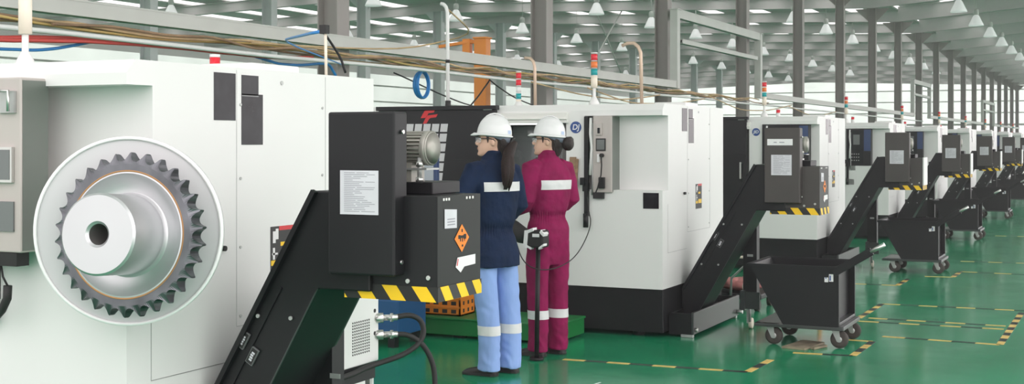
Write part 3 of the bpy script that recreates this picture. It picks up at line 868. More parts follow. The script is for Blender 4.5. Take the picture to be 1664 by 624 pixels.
    w = MB().m('galv', True); w.cyl((-.22, .39, .06), (-.22, .39, .24), .010, k=8); w.m('galv'); w.bar((-.24, .42, .045), (-.24, .42, .15), .03, .006, (0, 1, 0)); w = w.build('swivel_fork', g)
    s = MB().m('cream', True); s.lathe((-.22, .43, .045), (1, 0, 0), [(.03, -.016), (.045, -.012), (.045, .012), (.03, .016)], 18); s.build('swivel_wheel', w)
    # chip trough lying along the machine
    t = MB().m('black'); TE = .52 if k == 0 else 1.05; t.box(XM, -.50, -.28, -.265, .02, .19); t.box(XM, -.50, TE - .02, TE, .02, .19); t.box(XM, -.50, -.27, TE - .01, .02, .035); t.m('gunmetal'); t.box(-.512, -.49, -.285, TE, .025, .20); t.m('black'); t.box(XM, XM + .02, -.27, TE - .01, .03, .185)
    t.m('steel', True); t.cyl((-.49, -.24, .06), (-.47, -.24, .06), .018, k=10); t.cyl((-.49, TE - .07, .06), (-.44, TE - .07, .06), .02, k=10)
    for q in (-.26, TE - .05): t.m('galv'); t.box(-.60, -.50, q - .02, q + .02, 0, .03)
    t.build('chip_trough', C, .004)
    return C
CONV = [(-2.64, 4.0), (-2.567, 10.1), (-2.57, 15.85), (-2.63, 21.7), (-2.60, 26.9)] + [(-2.60, 26.9 + 5.9 * i) for i in range(1, 5)]
CL = ['black chip conveyor nearest the camera, with a grey motor and yellow-black hazard band', 'chip conveyor with a white label strip above its notice, tipping into the nearest cart',
      'chip conveyor tipping into the second black cart from the front', 'chip conveyor tipping into the third black cart from the front']
pc = None
for k, (x, y) in enumerate(CONV):
    if k <= 2:
        C = make_conveyor(k)
        if k == 2: pc = C
    else: C = copy_tree(pc)
    C.location = (x, y, 0)
    tag(C, CL[k] if k < 4 else 'distant chip conveyor, %s from the front of the row' % ORD[k], 'conveyor', 'chip conveyors')

# oil chiller beside the nearest lathe
t = thing('oil_chiller', 'white perforated box with two black hoses under the nearest conveyor head', 'chiller', (-3.25, 4.62, 0))
o = MB().m('white'); o.box(.03, .25, 0, .335, .575, .93); o = o.build('casing', t, .006)
h = MB().m('ink_dark')
for i in range(9):
    for j in range(12):
        y, z = .115 + i * .0165, .625 + j * .0125; h.poly([(.2505, y, z), (.2505, y + .0095, z), (.2505, y + .0095, z + .0075), (.2505, y, z + .0075)])
for z in (.70, .80): h.cyl((.25, .30, z), (.2515, .30, z), .009, k=10)
h.build('perforated_grille', o)
o = MB().m('black'); o.box(.04, .24, .02, .32, .50, .575); o.build('sump', t)
for y in (.05, .30):
    for x in (.06, .22): o = MB().m('galv'); o.box(x - .012, x + .012, y - .012, y + .012, 0, .51); o.build('leg', t)
for z, pts in ((.765, [(.31, .37, .765), (.36, .43, .775), (.40, .47, .74), (.41, .46, .66), (.36, .38, .60), (.26, .24, .565), (.27, .05, .55), (.24, -.15, .55)]),
               (.69, [(.31, .37, .69), (.36, .42, .685), (.42, .46, .63), (.46, .48, .52), (.46, .46, .36), (.40, .40, .12), (.30, .30, .02)])):
    f = MB().m('steel', True); f.cyl((.23, .31, z), (.27, .34, z), .022, k=14); f.cyl((.27, .34, z), (.32, .38, z), .014, k=12); f.cyl((.295, .36, z), (.305, .368, z), .02, k=6); f = f.build('hose_fitting', t)
    pts2 = [Vector(p) for p in pts]
    for _ in range(3):
        q = [pts2[0]]
        for a, c in zip(pts2[:-1], pts2[1:]): q += [a * .75 + c * .25, a * .25 + c * .75]
        pts2 = q + [pts2[-1]]
    s = MB().m('rubber', True); s.tube(pts2, .0125, 10); s.build('hose', t)

# ------------------------------------------------------------------ chip carts
def make_cart():
    C = thing('chip_cart', '', 'cart')
    t = MB().m('black'); th = .008; D = .66
    prof = [(-.68, .61), (0, .61), (0, .165), (-.42, .165)]
    t.prism(prof, 0, th, 'y'); t.prism(prof, D - th, D, 'y')
    t.prism([(-.68, .61), (-.668, .61), (-.41, .165), (-.42, .165)], th, D - th, 'y')
    t.box(-.42, 0, th, D - th, .165, .175); t.box(-.06, -.05, th, D - th, .17, .60)
    t.box(-.03, 0, th, D - th, .585, .61); t.box(-.03, 0, th, .03, .17, .6); t.box(-.03, 0, D - .03, D - th, .17, .6)
    t.box(-.69, .005, -.012, 0, .592, .618); t.box(-.69, .005, D, D + .012, .592, .618); t.box(-.695, -.675, -.012, D + .012, .592, .618)
    tub = t.build('tub', C, fix=True)
    s = MB().m('white_tape'); s.box(-.105, -.078, -.003, 0, .50, .535); s.box(-.072, -.04, -.003, 0, .505, .56); s.m('badge'); s.box(-.068, -.058, -.0036, 0, .512, .55); s.box(-.098, -.09, -.0036, 0, .525, .535); s.build('sticker', tub)
    c = MB().m('gunmetal'); c.box(-.64, .03, -.005, .05, .14, .165); c.box(-.64, .03, D - .05, D + .005, .14, .165); c.box(-.64, -.45, 0, D, .145, .165); c.box(-.02, .035, 0, D, .14, .17); c.box(-.05, .0, .02, D - .02, .17, .195); c.build('chassis', C, .003)
    for x in (-.53, -.035):
        for y in (.075, .585):
            f = MB().m('galv'); f.box(x - .035, x + .035, y - .035, y + .035, .132, .142)
            for q in (-.026, .026): f.prism([(x - .028, .135), (x + .028, .135), (x + .04, .05), (x + .012, .05)], y + q - .002, y + q + .002, 'y')
            f.cyl((x + .026, y - .032, .068), (x + .026, y + .032, .068), .010, k=10); f = f.build('caster_fork', C)
            w = MB().m('brown_rubber', True); w.lathe((x + .026, y, .068), (0, 1, 0), [(.034, -.02), (.054, -.021), (.066, -.014), (.068, 0), (.066, .014), (.054, .021), (.034, .02)], 24); w.m('galv', True); w.lathe((x + .026, y, .068), (0, 1, 0), [(.012, -.022), (.032, -.018), (.032, .018), (.012, .022)], 16); w.build('wheel', f)
    l = MB().m('black'); l.bar((-.03, -.02, .575), (.245, -.02, .745), .060, .026, (0, 1, 0)); l.cyl((-.02, -.034, .585), (-.02, .01, .585), .02, k=12); l = l.build('tipping_lever', C, .004)
    g = MB().m('steel', True); g.cyl((.235, -.02, .739), (.335, -.02, .798), .016, k=14); g.build('grip', l)
    return C
CARTS = [(-1.912, 9.73), (-1.945, 15.73), (-2.05, 21.4), (-2.08, 27.6), (-2.08, 33.5), (-2.08, 39.4)]
KL = ['nearest black chip cart with silver-tipped lever, standing in a taped floor bay', 'second black chip cart from the front', 'third black chip cart from the front', 'fourth black chip cart from the front', 'fifth black chip cart from the front', 'sixth black chip cart from the front']
pk = None
for k, (x, y) in enumerate(CARTS):
    C = pk = make_cart() if pk is None else copy_tree(pk)
    C.location = (x, y, 0)
    tag(C, KL[k], 'cart', 'black chip carts')

# ------------------------------------------------------------------ things around the machines
t = thing('work_platform', 'low green step platform in front of the black-doored lathe', 'platform', (-5.05, 9.02, 0))
o = MB().m('green_step'); o.box(-.6, 1.16, 0, .56, .02, .155); o.box(-.62, 1.17, -.01, .57, .14, .158); o = o.build('deck', t, .006)
for x in (-.5, .3, 1.05):
    for y in (.06, .5): s = MB().m('black'); s.box(x - .04, x + .04, y - .04, y + .04, 0, .03); s.build('foot', t)
t = thing('blue_cabinet', 'blue cabinet with a pale screen beside the grid door', 'cabinet', (-5.12, 8.92, 0))
o = MB().m('blue'); o.box(-.62, .22, -.55, -.12, .09, .36); o.box(-.35, .16, -.5, -.15, .36, .92)
o.build('body', t, .01)
for x in (-.55, .15):
    for y in (-.5, -.17): s = MB().m('black'); s.box(x - .03, x + .03, y - .03, y + .03, 0, .1); s.build('foot', t)
s = MB().m('navy_case'); s.box(-.06, .355, -.2, -.15, 1.02, 1.445); s.box(-.2, .1, -.35, -.18, .9, 1.30); s = s.build('monitor', t, .006)
q = MB().m('lcd'); q.box(.10, .33, -.204, -.198, 1.235, 1.41); q.build('screen', s)
t = thing('plastic_crate', 'orange plastic crate standing on the green platform', 'crate', (-4.95, 9.12, .158))
o = MB().m('orange'); W, D, H = .36, .26, .16
o.box(-.18, .18, 0, .012, 0, H); o.box(-.18, .18, D - .012, D, 0, H); o.box(-.18, -.168, 0, D, 0, H); o.box(.168, .18, 0, D, 0, H); o.box(-.18, .18, 0, D, 0, .012); o.box(-.188, .188, -.008, 0, H - .03, H); o.box(-.188, .188, D, D + .008, H - .03, H); o.box(.18, .188, 0, D, H - .03, H); o.box(-.188, -.18, 0, D, H - .03, H)
for y in (-.004, D + .004): o.box(-.18, .18, y - .004, y + .004, .06, .075)
o.m('ink_dark')
for y in (.05, .13, .20):
    for z in (.025, .085): o.box(.18, .1815, y, y + .025, z, z + .03)
for x in (-.14, -.06, .02, .10):
    for z in (.02, .085): o.box(x, x + .045, -.0015, 0, z, z + .03)
o.build('crate_body', t)
o = MB().m('wood'); o.obox((-4.03, 9.655, 1.25), (.028, 0, 0), (0, .008, 0), (.004, .015, .175)); o.obox((-3.995, 9.655, 1.25), (.012, 0, 0), (0, .01, 0), (.006, .012, .16))
tag(o.build('wooden_board', None, .004), 'worn wooden slat fixed to the lathe behind the maroon worker', 'board')
# padded arm on a post with a boxed head
t = thing('foot_pedestal', 'black post with a white-taped box head and padded arm beside the maroon worker', 'pedestal', (-3.76, 8.36, 0))
o = MB().m('black', True); o.cyl((0, 0, .015), (.012, 0, .80), .017, k=12); o.cyl((0, 0, 0), (0, 0, .02), .05, k=16); o.build('post', t)
o = MB().m('rubber'); o.box(-.055, .075, -.055, .06, .80, .925); o = o.build('head', t, .015)

for q in (((.018, -.055, .888), (.027, 0, 0), (0, .002, 0), (0, 0, .012)), ((-.058, -.03, .86), (.012, 0, 0), (0, .04, 0), (.006, 0, .062)), ((-.03, -.03, .918), (.03, 0, .012), (0, .035, 0), (0, 0, .012)), ((.066, -.02, .905), (.014, 0, -.014), (0, .04, 0), (.005, 0, .01)), ((.06, -.03, .81), (.02, 0, .014), (0, .03, 0), (0, 0, .008)), ((-.04, -.03, .805), (.02, 0, -.01), (0, .03, 0), (0, 0, .008))):
    s = MB().m('white_tape'); s.obox(*q); s.build('tape', o, .002)
o = MB().m('rubber', True); o.tube([(-.05, .0, .865), (-.12, .02, .88), (-.2, .04, .915), (-.30, .06, .96), (-.36, .08, .985)], [(.045, .05), (.06, .062), (.068, .07), (.066, .075), (.05, .055)], 14); o.build('padded_arm', t)
pts = [(-3.834, 9.5, 1.11), (-3.80, 9.45, 1.0), (-3.755, 9.4, .90), (-3.68, 9.0, .74), (-3.58, 8.5, .676), (-3.66, 8.27, .64), (-3.79, 8.2, .69), (-3.90, 8.3, .86)]
P2 = [Vector(p) for p in pts]
for _ in range(3):
    q = [P2[0]]
    for a, c in zip(P2[:-1], P2[1:]): q += [a * .75 + c * .25, a * .25 + c * .75]
    P2 = q + [P2[-1]]
o = MB().m('rubber', True); o.tube(P2, .004, 6); tag(o.build('lead'), 'thin black lead looping from the control panel to the padded arm', 'cable')
# clutter behind the second conveyor
o = MB().m('pink', True)
o.ell((-3.22, 11.83, .222), .22, .22, .06, 20, 10); o.ell((-3.12, 11.95, .25), .15, .16, .05, 18, 10); o.ell((-3.3, 11.73, .245), .1, .12, .045, 16, 8)
tag(o.build('cloth_bundle'), 'faded red cloth bundle lying behind the second conveyor', 'cloth')
t = thing('hand_trolley', 'low black trolley under the faded red cloth bundle', 'trolley', (-3.22, 11.83, 0))
o = MB().m('black'); o.box(-.25, .25, -.26, .32, .11, .16); o = o.build('deck', t, .01)
o = MB().m('galv', True); o.tube([(.2, -.3, .13), (.22, -.32, .4), (.14, -.3, .45), (-.02, -.28, .3), (-.03, -.27, .14)], .012, 8); o.build('handle', t)
for x in (-.2, .2):
    for y in (-.2, .26): w = MB().m('brown_rubber', True); w.cyl((x - .02, y, .055), (x + .02, y, .055), .055, k=16); w.build('wheel', t)
o = MB().m('cream', True); o.torus((-3.0, 11.0, .62), (.5, -.8, .2), .075, .012, 24, 8, -2.4, 1.5); o.tube([(-2.95, 10.96, .58), (-2.93, 10.95, .45), (-2.97, 10.95, .3), (-2.95, 10.95, .17)], .008, 6)
tag(o.build('hose'), 'pale curled hose hanging behind the second conveyor', 'hose')
o = MB().m('red', True); o.ell((-3.22, 13.2, 1.17), .05, .05, .05, 12, 8); o.tube([(-3.24, 13.2, 1.15), (-3.33, 13.2, 1.08), (-3.42, 13.2, 1.0), (-3.43, 13.2, .9)], .022, 8); o.tube([(-3.43, 13.2, .9), (-3.43, 13.2, .4), (-3.43, 13.2, 0)], .014, 8); o.m('steel', True); o.tube([(-3.22, 13.2, 1.2), (-3.15, 13.2, 1.35), (-3.11, 13.2, 1.44)], .008, 6); o.cyl((-3.25, 13.2, 1.2), (-3.25, 13.2, 1.33), .01, k=8); o.m('black'); o.box(-3.6, -3.3, 13.05, 13.35, 0, .03)
tag(o.build('air_gun_stand'), 'red air gun on a thin stand left of the second conveyor', 'air gun')
o = MB().m('card'); o.obox((-2.19, 9.80, .008), (.09, -.02, 0), (.035, .19, 0), (0, 0, .007)); o.obox((-2.06, 9.74, .010), (.03, .09, 0), (.015, -.008, 0), (0, 0, .008))
tag(o.build('scrap_board'), 'dirty flattened board lying under the nearest chip cart', 'board')
o = MB().m('orange', True); o.tube([(-2.72, 11.9, .29), (-2.62, 11.9, .31), (-2.52, 11.9, .29), (-2.5, 11.88, .1), (-2.5, 11.88, .01)], .02, 8)
tag(o.build('air_hose'), 'short orange hose behind the nearest chip cart', 'hose')

# floor tape in yellow and black dashes
def tape(pts, label, w=.055, dash=.16):
    o = MB(); zt = .0015
    for (a, c) in zip(pts[:-1], pts[1:]):
        a = Vector((*a, 0)); c = Vector((*c, 0)); d = c - a; n = d.length; d /= n; s = Vector((-d.y, d.x, 0)) * w / 2
        k = max(1, int(n / dash))
        for i in range(k):
            p, q = a + d * n * i / k, a + d * n * (i + 1) / k
            o.m('tape_y' if i % 2 == 0 else 'tape_k'); e = Vector((0, 0, zt))
            o.poly([p - s + e, q - s + e, q + s + e, p + s + e])
            o.poly([p - s, q - s, q - s + e, p - s + e]); o.poly([q + s, p + s, p + s + e, q + s + e])
    return tag(o.build('floor_tape'), label, 'tape', 'hazard tape on the floor', 'thing')
tape([(-3.60, 8.47), (-2.285, 8.53), (-2.262, 9.08)], 'yellow-black floor tape running right of the workers, turning at its end')
tape([(-2.19, 9.455), (-1.77, 9.50), (-1.755, 10.25), (-1.95, 10.25)], 'yellow-black floor tape around the nearest cart bay')
tape([(-1.73, 10.55), (-.85, 10.50), (-.83, 12.55)], 'yellow-black floor tape cornering at the right edge of the aisle')
tape([(-2.1, 11.55), (-2.08, 12.66), (-.40, 12.72)], 'yellow-black floor tape along the far side of the second bay')
tape([(-2.02, 11.60), (-.89, 11.58)], 'upper one of two parallel floor tapes crossing the aisle')
tape([(-2.06, 11.36), (-.89, 11.38)], 'lower one of two parallel floor tapes crossing the aisle')
tape([(-2.06, 15.45), (-1.76, 15.5), (-1.75, 16.2), (-.8, 16.15)], 'floor tape around the bay of the second chip cart')
tape([(-3.0, 14.3), (-2.2, 14.35), (-2.19, 15.1)], 'floor tape between the first and the second chip carts')
tape([(-1.9, 17.6), (-.4, 17.7)], 'far floor tape crossing the aisle beyond the second chip cart')
tape([(-1.9, 22.6), (-.2, 22.7)], 'far floor tape crossing the aisle beyond the third chip cart')
o = MB().m('white_tape'); o.obox((-3.06, 7.62, .0006), (.02, .14, 0), (.006, -.001, 0), (0, 0, .0006)); tag(o.build('chalk_scratch'), 'short white scratch on the floor right of the navy worker', 'scratch', None, 'thing')

# ------------------------------------------------------------------ overlaid gear inset built solid; its disc, bracket and boss are added
FWD = Vector((-math.sin(TH), math.cos(TH), 0)); RGT = Vector((math.cos(TH), math.sin(TH), 0)); UP = Vector((0, 0, 1))
bc = Vector((-3.114, 3.478, 1.24))
NRM = -FWD
t = thing('display_board', 'round pale grey board with a white rim on the corner of the nearest lathe', 'board', bc)
R = .328
o = MB().m('board', True); o.lathe((0, 0, 0), NRM, [(R * .985, -.02), (R * .985, 0)], 72); o.build('disc', t)
o = MB().m('rim', True); o.lathe((0, 0, 0), NRM, [(R * .966, .001), (R * .966, .006), (R, .006), (R, -.022), (R * .95, -.022)], 72, cap=False); o.build('rim', t)
o = MB().m('galv'); [o.bar(Vector((0, 0, q)) + NRM * -.02, Vector((-.1275, .1335, q)), .012, .05) for q in (-.255, -.295)]; o.box(-.22, -.128, .1335, .1405, -.33, -.23); o.box(-.1345, -.1275, .1335, .24, -.33, -.23); o.build('bracket', t)
a = math.radians(14)
AX = (NRM * math.cos(a) - RGT * math.sin(a) + UP * .075).normalized(); U = UP.cross(AX).normalized(); Wv = AX.cross(U)
sc = .00213
t = thing('chain_sprocket', 'steel chain sprocket with long hub and bored centre on the round board', 'sprocket', bc + NRM * .118 + RGT * .040 - UP * .004)
T = 30
def tp(r, ang, w): return U * (r * math.cos(ang)) + Wv * (r * math.sin(ang)) + AX * w
ring = []
prof = [(0, .246), (.14, .2475), (.26, .253), (.36, .262), (.44, .2745), (.5, .278), (.56, .2745), (.64, .262), (.74, .253), (.86, .2475)]
o = MB().m('ring_steel', True)
outer = [(r, 2 * PI * (i + f) / T) for i in range(T) for f, r in prof]
def hw(r): return .030 - .017 * max(0, (r - .25) / .028)
o.loft([[tp(.212, g, .030) for r, g in outer], [tp(.238, g, .030) for r, g in outer], [tp(r, g, hw(r)) for r, g in outer], [tp(r, g, -hw(r)) for r, g in outer], [tp(.238, g, -.03) for r, g in outer], [tp(.212, g, -.03) for r, g in outer]], cap=False)
o = o.build('toothed_ring', t)
o.data.polygons.foreach_set('use_smooth', [False] * len(o.data.polygons))
s = MB().m('heat', True); s.lathe((0, 0, 0), AX, [(.208, .0285), (.213, .0315), (.2165, .0305)], 90, cap=False); s.build('heat_line', o)
o = MB().m('steel_brushed', True)
for pr in ([(.212, -.03), (.212, .030)], [(.212, .030), (.206, .031)], [(.206, .031), (.195, .018), (.17, .006), (.15, .002), (.13, .001)]): o.lathe((0, 0, 0), AX, pr, 96, cap=False)
o.lathe((0, 0, 0), AX, [(.212, -.03), (.01, -.03)], 96, cap=True)
o.build('web', t)
o = MB().m('steel_brushed', True); H = .20
for pr in ([(.148, .0), (.140, .003), (.134, .014)], [(.134, .014), (.134, H - .007)], [(.134, H - .007), (.127, H)], [(.127, H), (.043, H)], [(.043, H), (.0345, H - .008)]): o.lathe((0, 0, 0), AX, pr, 96, cap=False)
o = o.build('hub', t)
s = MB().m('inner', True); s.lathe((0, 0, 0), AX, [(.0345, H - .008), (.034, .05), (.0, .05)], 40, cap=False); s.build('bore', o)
o = MB().m('galv', True); o.cyl(-NRM * .1175, -NRM * .03, .10, k=30); o.build('mounting_boss', t)
# ------------------------------------------------------------------ the two workers
def skin_over(mb, name, parent, voxel, smooth=4, mats=None):
    """fuse overlapping shapes into one continuous surface"""
    o = mb.build('_tmp', None, fix=True)
    r = o.modifiers.new('r', 'REMESH'); r.mode = 'VOXEL'; r.voxel_size = voxel; r.use_smooth_shade = True
    if smooth:
        s = o.modifiers.new('s', 'SMOOTH'); s.factor = .5; s.iterations = smooth
    dg = bpy.context.evaluated_depsgraph_get()
    me = bpy.data.meshes.new_from_object(o.evaluated_get(dg))
    old = o.data
    bpy.data.objects.remove(o); bpy.data.meshes.remove(old)
    me.name = name
    if not me.materials:
        me.materials.append(mb.mats[0])
    me.polygons.foreach_set('material_index', [0] * len(me.polygons))
    me.polygons.foreach_set('use_smooth', [True] * len(me.polygons))
    n = bpy.data.objects.new(name, me); COL.objects.link(n)
    if parent: n.parent = parent
    return n

from mathutils import noise as mnoise
def wrinkle(me, amp, waist=None, hem=None, knees=False):
    no = [v.normal.copy() for v in me.vertices]
    for v, n in zip(me.vertices, no):
        x, y, z = v.co
        d = mnoise.noise(Vector((x * 13, y * 13, z * 3.2 + 3))) * 1.0 + mnoise.noise(Vector((x * 26 + z * 9, y * 26, z * 12 - x * 10))) * .5
        d += .6 * (1 - abs(mnoise.noise(Vector((x * 9 + z * 6, y * 9 - z * 5, z * 4)))) * 2)
        a = amp * d
        if waist:
            g = math.exp(-((z - waist) / .035) ** 2); an = math.atan2(y, x)
            a = a * (1 - .6 * g) + g * (.0038 * math.sin(an * 46 + 2 * mnoise.noise(Vector((x * 20, y * 20, 0)))) - .013)
        if hem is not None:
            g = math.exp(-((z - hem) / .10) ** 2)
            a += g * .0042 * math.sin(z * 70 + 7 * mnoise.noise(Vector((x * 12, y * 12, z * 5))) + x * 30 - y * 20) * (.5 + mnoise.noise(Vector((x * 9, y * 9, z * 9 + 4))))
        if knees:
            g = math.exp(-((z - .50) / .09) ** 2) + math.exp(-((z - .80) / .07) ** 2)
            a += g * .0032 * math.sin(z * 50 + 7 * mnoise.noise(Vector((x * 10, y * 10, z * 5))) - y * 30 + x * 22) * (.4 + mnoise.noise(Vector((x * 8, y * 8, z * 8))))
        v.co += n * a
    me.update()

def band_from(src, name, parent, matn, planes, keep, off=.003):
    """a strip cut from a garment surface, lifted a little off it"""
    bm = bmesh.new(); bm.from_mesh(src.data)
    for co, no in planes:
        g = bm.verts[:] + bm.edges[:] + bm.faces[:]
        bmesh.ops.bisect_plane(bm, geom=g, plane_co=co, plane_no=no, clear_outer=True)
    bad = [f for f in bm.faces if not keep(f.calc_center_median(), f.normal)]
    bmesh.ops.delete(bm, geom=bad, context='FACES')
    bm.normal_update()
    for v in bm.verts: v.co += v.normal * off
    me = bpy.data.meshes.new(name); bm.to_mesh(me); bm.free()
    me.materials.clear(); me.materials.append(M[matn])
    o = bpy.data.objects.new(name, me); COL.objects.link(o); o.parent = parent
    return o

def ering(cx, cy, z, rx, ry, k=28, p=2.0):
    r = []
    for i in range(k):
        t = 2 * PI * i / k; c, s = math.cos(t), math.sin(t)
        r.append((cx + rx * math.copysign(abs(c) ** (2 / p), c), cy + ry * math.copysign(abs(s) ** (2 / p), s), z))
    return r

def hand(mb, wrist, fwd, palm_n, side):
    """palm, four curled fingers and a side thumb; fwd along the fingers, palm_n out of the palm, side towards the thumb"""
    f = Vector(fwd).normalized(); n = Vector(palm_n); n = (n - f * n.dot(f)).normalized(); s = Vector(side); s = (s - f * s.dot(f) - n * s.dot(n)).normalized()
    w = Vector(wrist)
    mb.tube([w - f * .03, w, w + f * .03, w + f * .065, w + f * .088], [(.026, .020), (.026, .019), (.036, .017), (.041, .015), (.036, .011)], 14, up=s)
    for i, (o, l) in enumerate(((.029, .070), (.010, .078), (-.010, .073), (-.028, .058))):
        a = w + f * .078 + s * o; pts = [a]; ang = .25
        for q in (.42, .33, .25):
            d = f * math.cos(ang) + n * math.sin(ang); pts.append(pts[-1] + d * l * q); ang += .5
        mb.tube(pts, [.0095, .009, .0082, .006], 8)
    a = w + f * .022 + s * .028
    mb.tube([a, a + f * .025 + s * .024 + n * .006, a + f * .052 + s * .030 + n * .016, a + f * .070 + s * .026 + n * .022], [.012, .0115, .010, .007], 8)

def person(label, loc, az, az_head, az_feet, outfit, arms, leg_shift, group='factory workers in white helmets'):
    P = thing('person', label, 'person', loc, math.radians(az - 90), group)
    hr = Matrix.Rotation(math.radians(az_head - az), 4, 'Z')
    HB = Vector((0, -.005, 1.452))                      # under the chin
    HM = Matrix.Translation(HB) @ hr
    fr = Matrix.Rotation(math.radians(az_feet - az), 3, 'Z')
    lx, ly = leg_shift
    # ---- body: one continuous surface
    b = MB().m('skin', True)
    b.loft([ering(0, 0, z, rx, ry) for z, rx, ry in ((.82, .10, .07), (.90, .12, .09), (1.04, .115, .085), (1.20, .135, .095), (1.32, .145, .085), (1.38, .10, .07), (1.41, .06, .058))])
    for sgn in (-1, 1):
        x = sgn * .088
        b.tube([(x, 0, .90), (x + lx * .5, ly * .5, .60), (x + lx, ly, .45), (x + lx, ly, .25), (x + lx, ly, .09), (x + lx, ly, .05)], [.06, .055, .046, .04, .03, .03], 14)
        n0 = len(b.v); b.ell((0, .02, .05), .026, .055, .025, 14, 10)
        for i in range(n0, len(b.v)): b.v[i] = tuple(fr @ Vector(b.v[i]) + Vector((x + lx, ly, 0)))
    for sgn, (sh, el, wr, fdir) in zip((-1, 1), arms):
        b.tube([sh, (Vector(sh) + Vector(el)) / 2, el, (Vector(el) * .6 + Vector(wr) * .4), wr], [.042, .036, .027, .028, .022], 14)
        hand(b, wr, fdir, (-sgn * .8, 0, -.6), (-sgn * .2, .2, .9))
    b.tube([(0, -.02, 1.36), (0, -.015, 1.44), tuple(HB + hr @ Vector((0, -.022, .03))), tuple(HB + hr @ Vector((0, -.018, .075)))], [.060, .050, .050, .052], 20)
    n0 = len(b.v)
    head = [(.000, .024, .088, .030), (.006, .036, .096, .010), (.022, .048, .098, -.020), (.040, .056, .097, -.045), (.056, .061, .097, -.062), (.075, .065, .095, -.078), (.095, .068, .092, -.088), (.112, .070, .090, -.094), (.130, .072, .096, -.097), (.150, .074, .095, -.098), (.175, .072, .085, -.094), (.198, .060, .064, -.078), (.214, .040, .040, -.052), (.222, .014, .012, -.022)]
    rings = []
    for z, w, f, bk in head:
        r = []
        cy = f - (f - bk) * .46
        for i in range(32):
            t = 2 * PI * i / 32; c, s = math.cos(t), math.sin(t)
            r.append((w * math.copysign(abs(c) ** .92, c), cy + (f - cy) * s if s > 0 else cy + (cy - bk) * s, z))
        rings.append(r)
    b.loft(rings)
    b.tube([(0, .086, .122), (0, .094, .108), (0, .106, .092), (0, .112, .083)], [.008, .0095, .0115, .011], 10)
    b.ell((0, .104, .079), .0145, .013, .0085, 12, 8)
    b.ell((0, .094, .058), .022, .010, .006, 12, 8); b.ell((0, .093, .048), .019, .011, .0065, 12, 8); b.ell((0, .092, .016), .02, .012, .014, 12, 8)
    for sgn in (-1, 1):
        b.ell((sgn * .071, -.006, .096), .009, .017, .030, 12, 10, Matrix.Rotation(sgn * .35, 3, 'Z') @ Matrix.Rotation(-.2, 3, 'X'))
    for i in range(n0, len(b.v)): b.v[i] = tuple(HM @ Vector(b.v[i]))
    body = skin_over(b, 'body', P, .0052, 3)
    def hpart(mb, name, parent=None, **kw):
        mb.xf(HM); return mb.build(name, parent or P, **kw)
    e = MB()
    for sgn in (-1, 1):
        e.m('white_tape', True); e.ell((sgn * .031, .079, .114), .014, .011, .008, 12, 8); e.m('ink_dark', True); e.ell((sgn * .033, .0885, .114), .0055, .003, .006, 10, 6)
    hpart(e, 'eyes')
    e = MB().m('hair', True)
    for sgn in (-1, 1): e.tube([(sgn * .014, .097, .133), (sgn * .033, .093, .137), (sgn * .052, .078, .133)], [.003, .004, .002], 6)
    hpart(e, 'eyebrows')
    e = MB().m('lip', True); e.ell((0, .0985, .0575), .018, .0065, .004, 12, 6); e.ell((0, .0985, .049), .016, .0065, .0045, 12, 6); hpart(e, 'lips')
    # ---- hair
    h = MB().m('hair', True)
    rings = []
    for z, w, f, bk in ((-.012, .026, -.050, -.078), (.012, .044, -.034, -.094), (.04, .060, -.024, -.104), (.07, .070, -.020, -.109), (.10, .075, -.018, -.111), (.118, .0775, .012, -.112), (.14, .079, .030, -.112), (.17, .077, .03, -.106), (.20, .062, .02, -.085), (.22, .02, -.01, -.04)):
        rings.append([(w * math.cos(2 * PI * i / 28), (f + bk) / 2 + (f - bk) / 2 * math.sin(2 * PI * i / 28), z) for i in range(28)])
    h.loft(rings)
    for sgn in (-1, 1): h.tube([(sgn * .066, .028, .14), (sgn * .071, .026, .115), (sgn * .070, .026, .09)], [.010, .007, .002], 8)
    hair = hpart(h, 'hair')
    if outfit == 'navy':
        q = MB().m('hair_tail', True)
        s0 = HM @ Vector((0, -.108, .105)); s1 = HM @ Vector((0, -.135, .085)); Lp = [s0, s1]
        Lp += [Vector((.020, -.142, 1.47)), Vector((-.012, -.164, 1.41)), Vector((-.024, -.178, 1.36)), Vector((-.028, -.180, 1.31)), Vector((-.028, -.176, 1.27)), Vector((-.026, -.170, 1.235))]
        q.tube(Lp, [.022, .030, (.040, .034), (.044, .034), (.044, .030), (.038, .024), (.028, .018), (.008, .006)], 16, up=(1, 0, 0))
        for dx, dz in ((-.018, .0), (.012, .015), (.024, -.01)):
            q.tube([p + Vector((dx * (i > 2) * .8, -.012 * (i > 2), 0)) for i, p in enumerate(Lp[:-1])] + [Lp[-1] + Vector((dx, 0, dz))], [.018, .022, .028, .030, .028, .022, .013, .003], 10, up=(1, 0, 0))
        q.build('ponytail', hair)
        q = MB().m('ink_dark', True); q.torus(s1 * .6 + s0 * .4, s1 - s0, .032, .008, 20, 8); q.build('hair_tie', hair)
    else:
        q = MB().m('hair', True); q.ell((0, -.146, .082), .054, .044, .052, 18, 12); q.torus((0, -.150, .084), (.3, 1, .4), .034, .020, 20, 8); q.ell((.012, -.158, .066), .026, .02, .024, 14, 8); q.ell((-.014, -.15, .112), .026, .02, .02, 14, 8); q.torus((0, -.112, .092), (0, 1, 0), .024, .010, 18, 8)
        hpart(q, 'hair_bun', hair)
    # ---- helmet
    t = MB().m('helmet', True)
    tilt = Matrix.Translation((0, -.004, .140)) @ Matrix.Rotation(math.radians(5), 4, 'X')
    n0 = 0
    rings = []
    for a in (-.02, .12, .28, .46, .66, .86, 1.06, 1.26, 1.42):
        c, s = math.cos(a) ** .8, math.sin(a)
        rings.append([(.100 * c * math.cos(g), .118 * c * math.sin(g) - .006, .138 * s) for g in [2 * PI * i / 40 for i in range(40)]])
    t.loft(rings)
    t.xf(tilt); sh = hpart(t, 'hard_hat')
    r = MB().m('helmet', True)
    rings = []
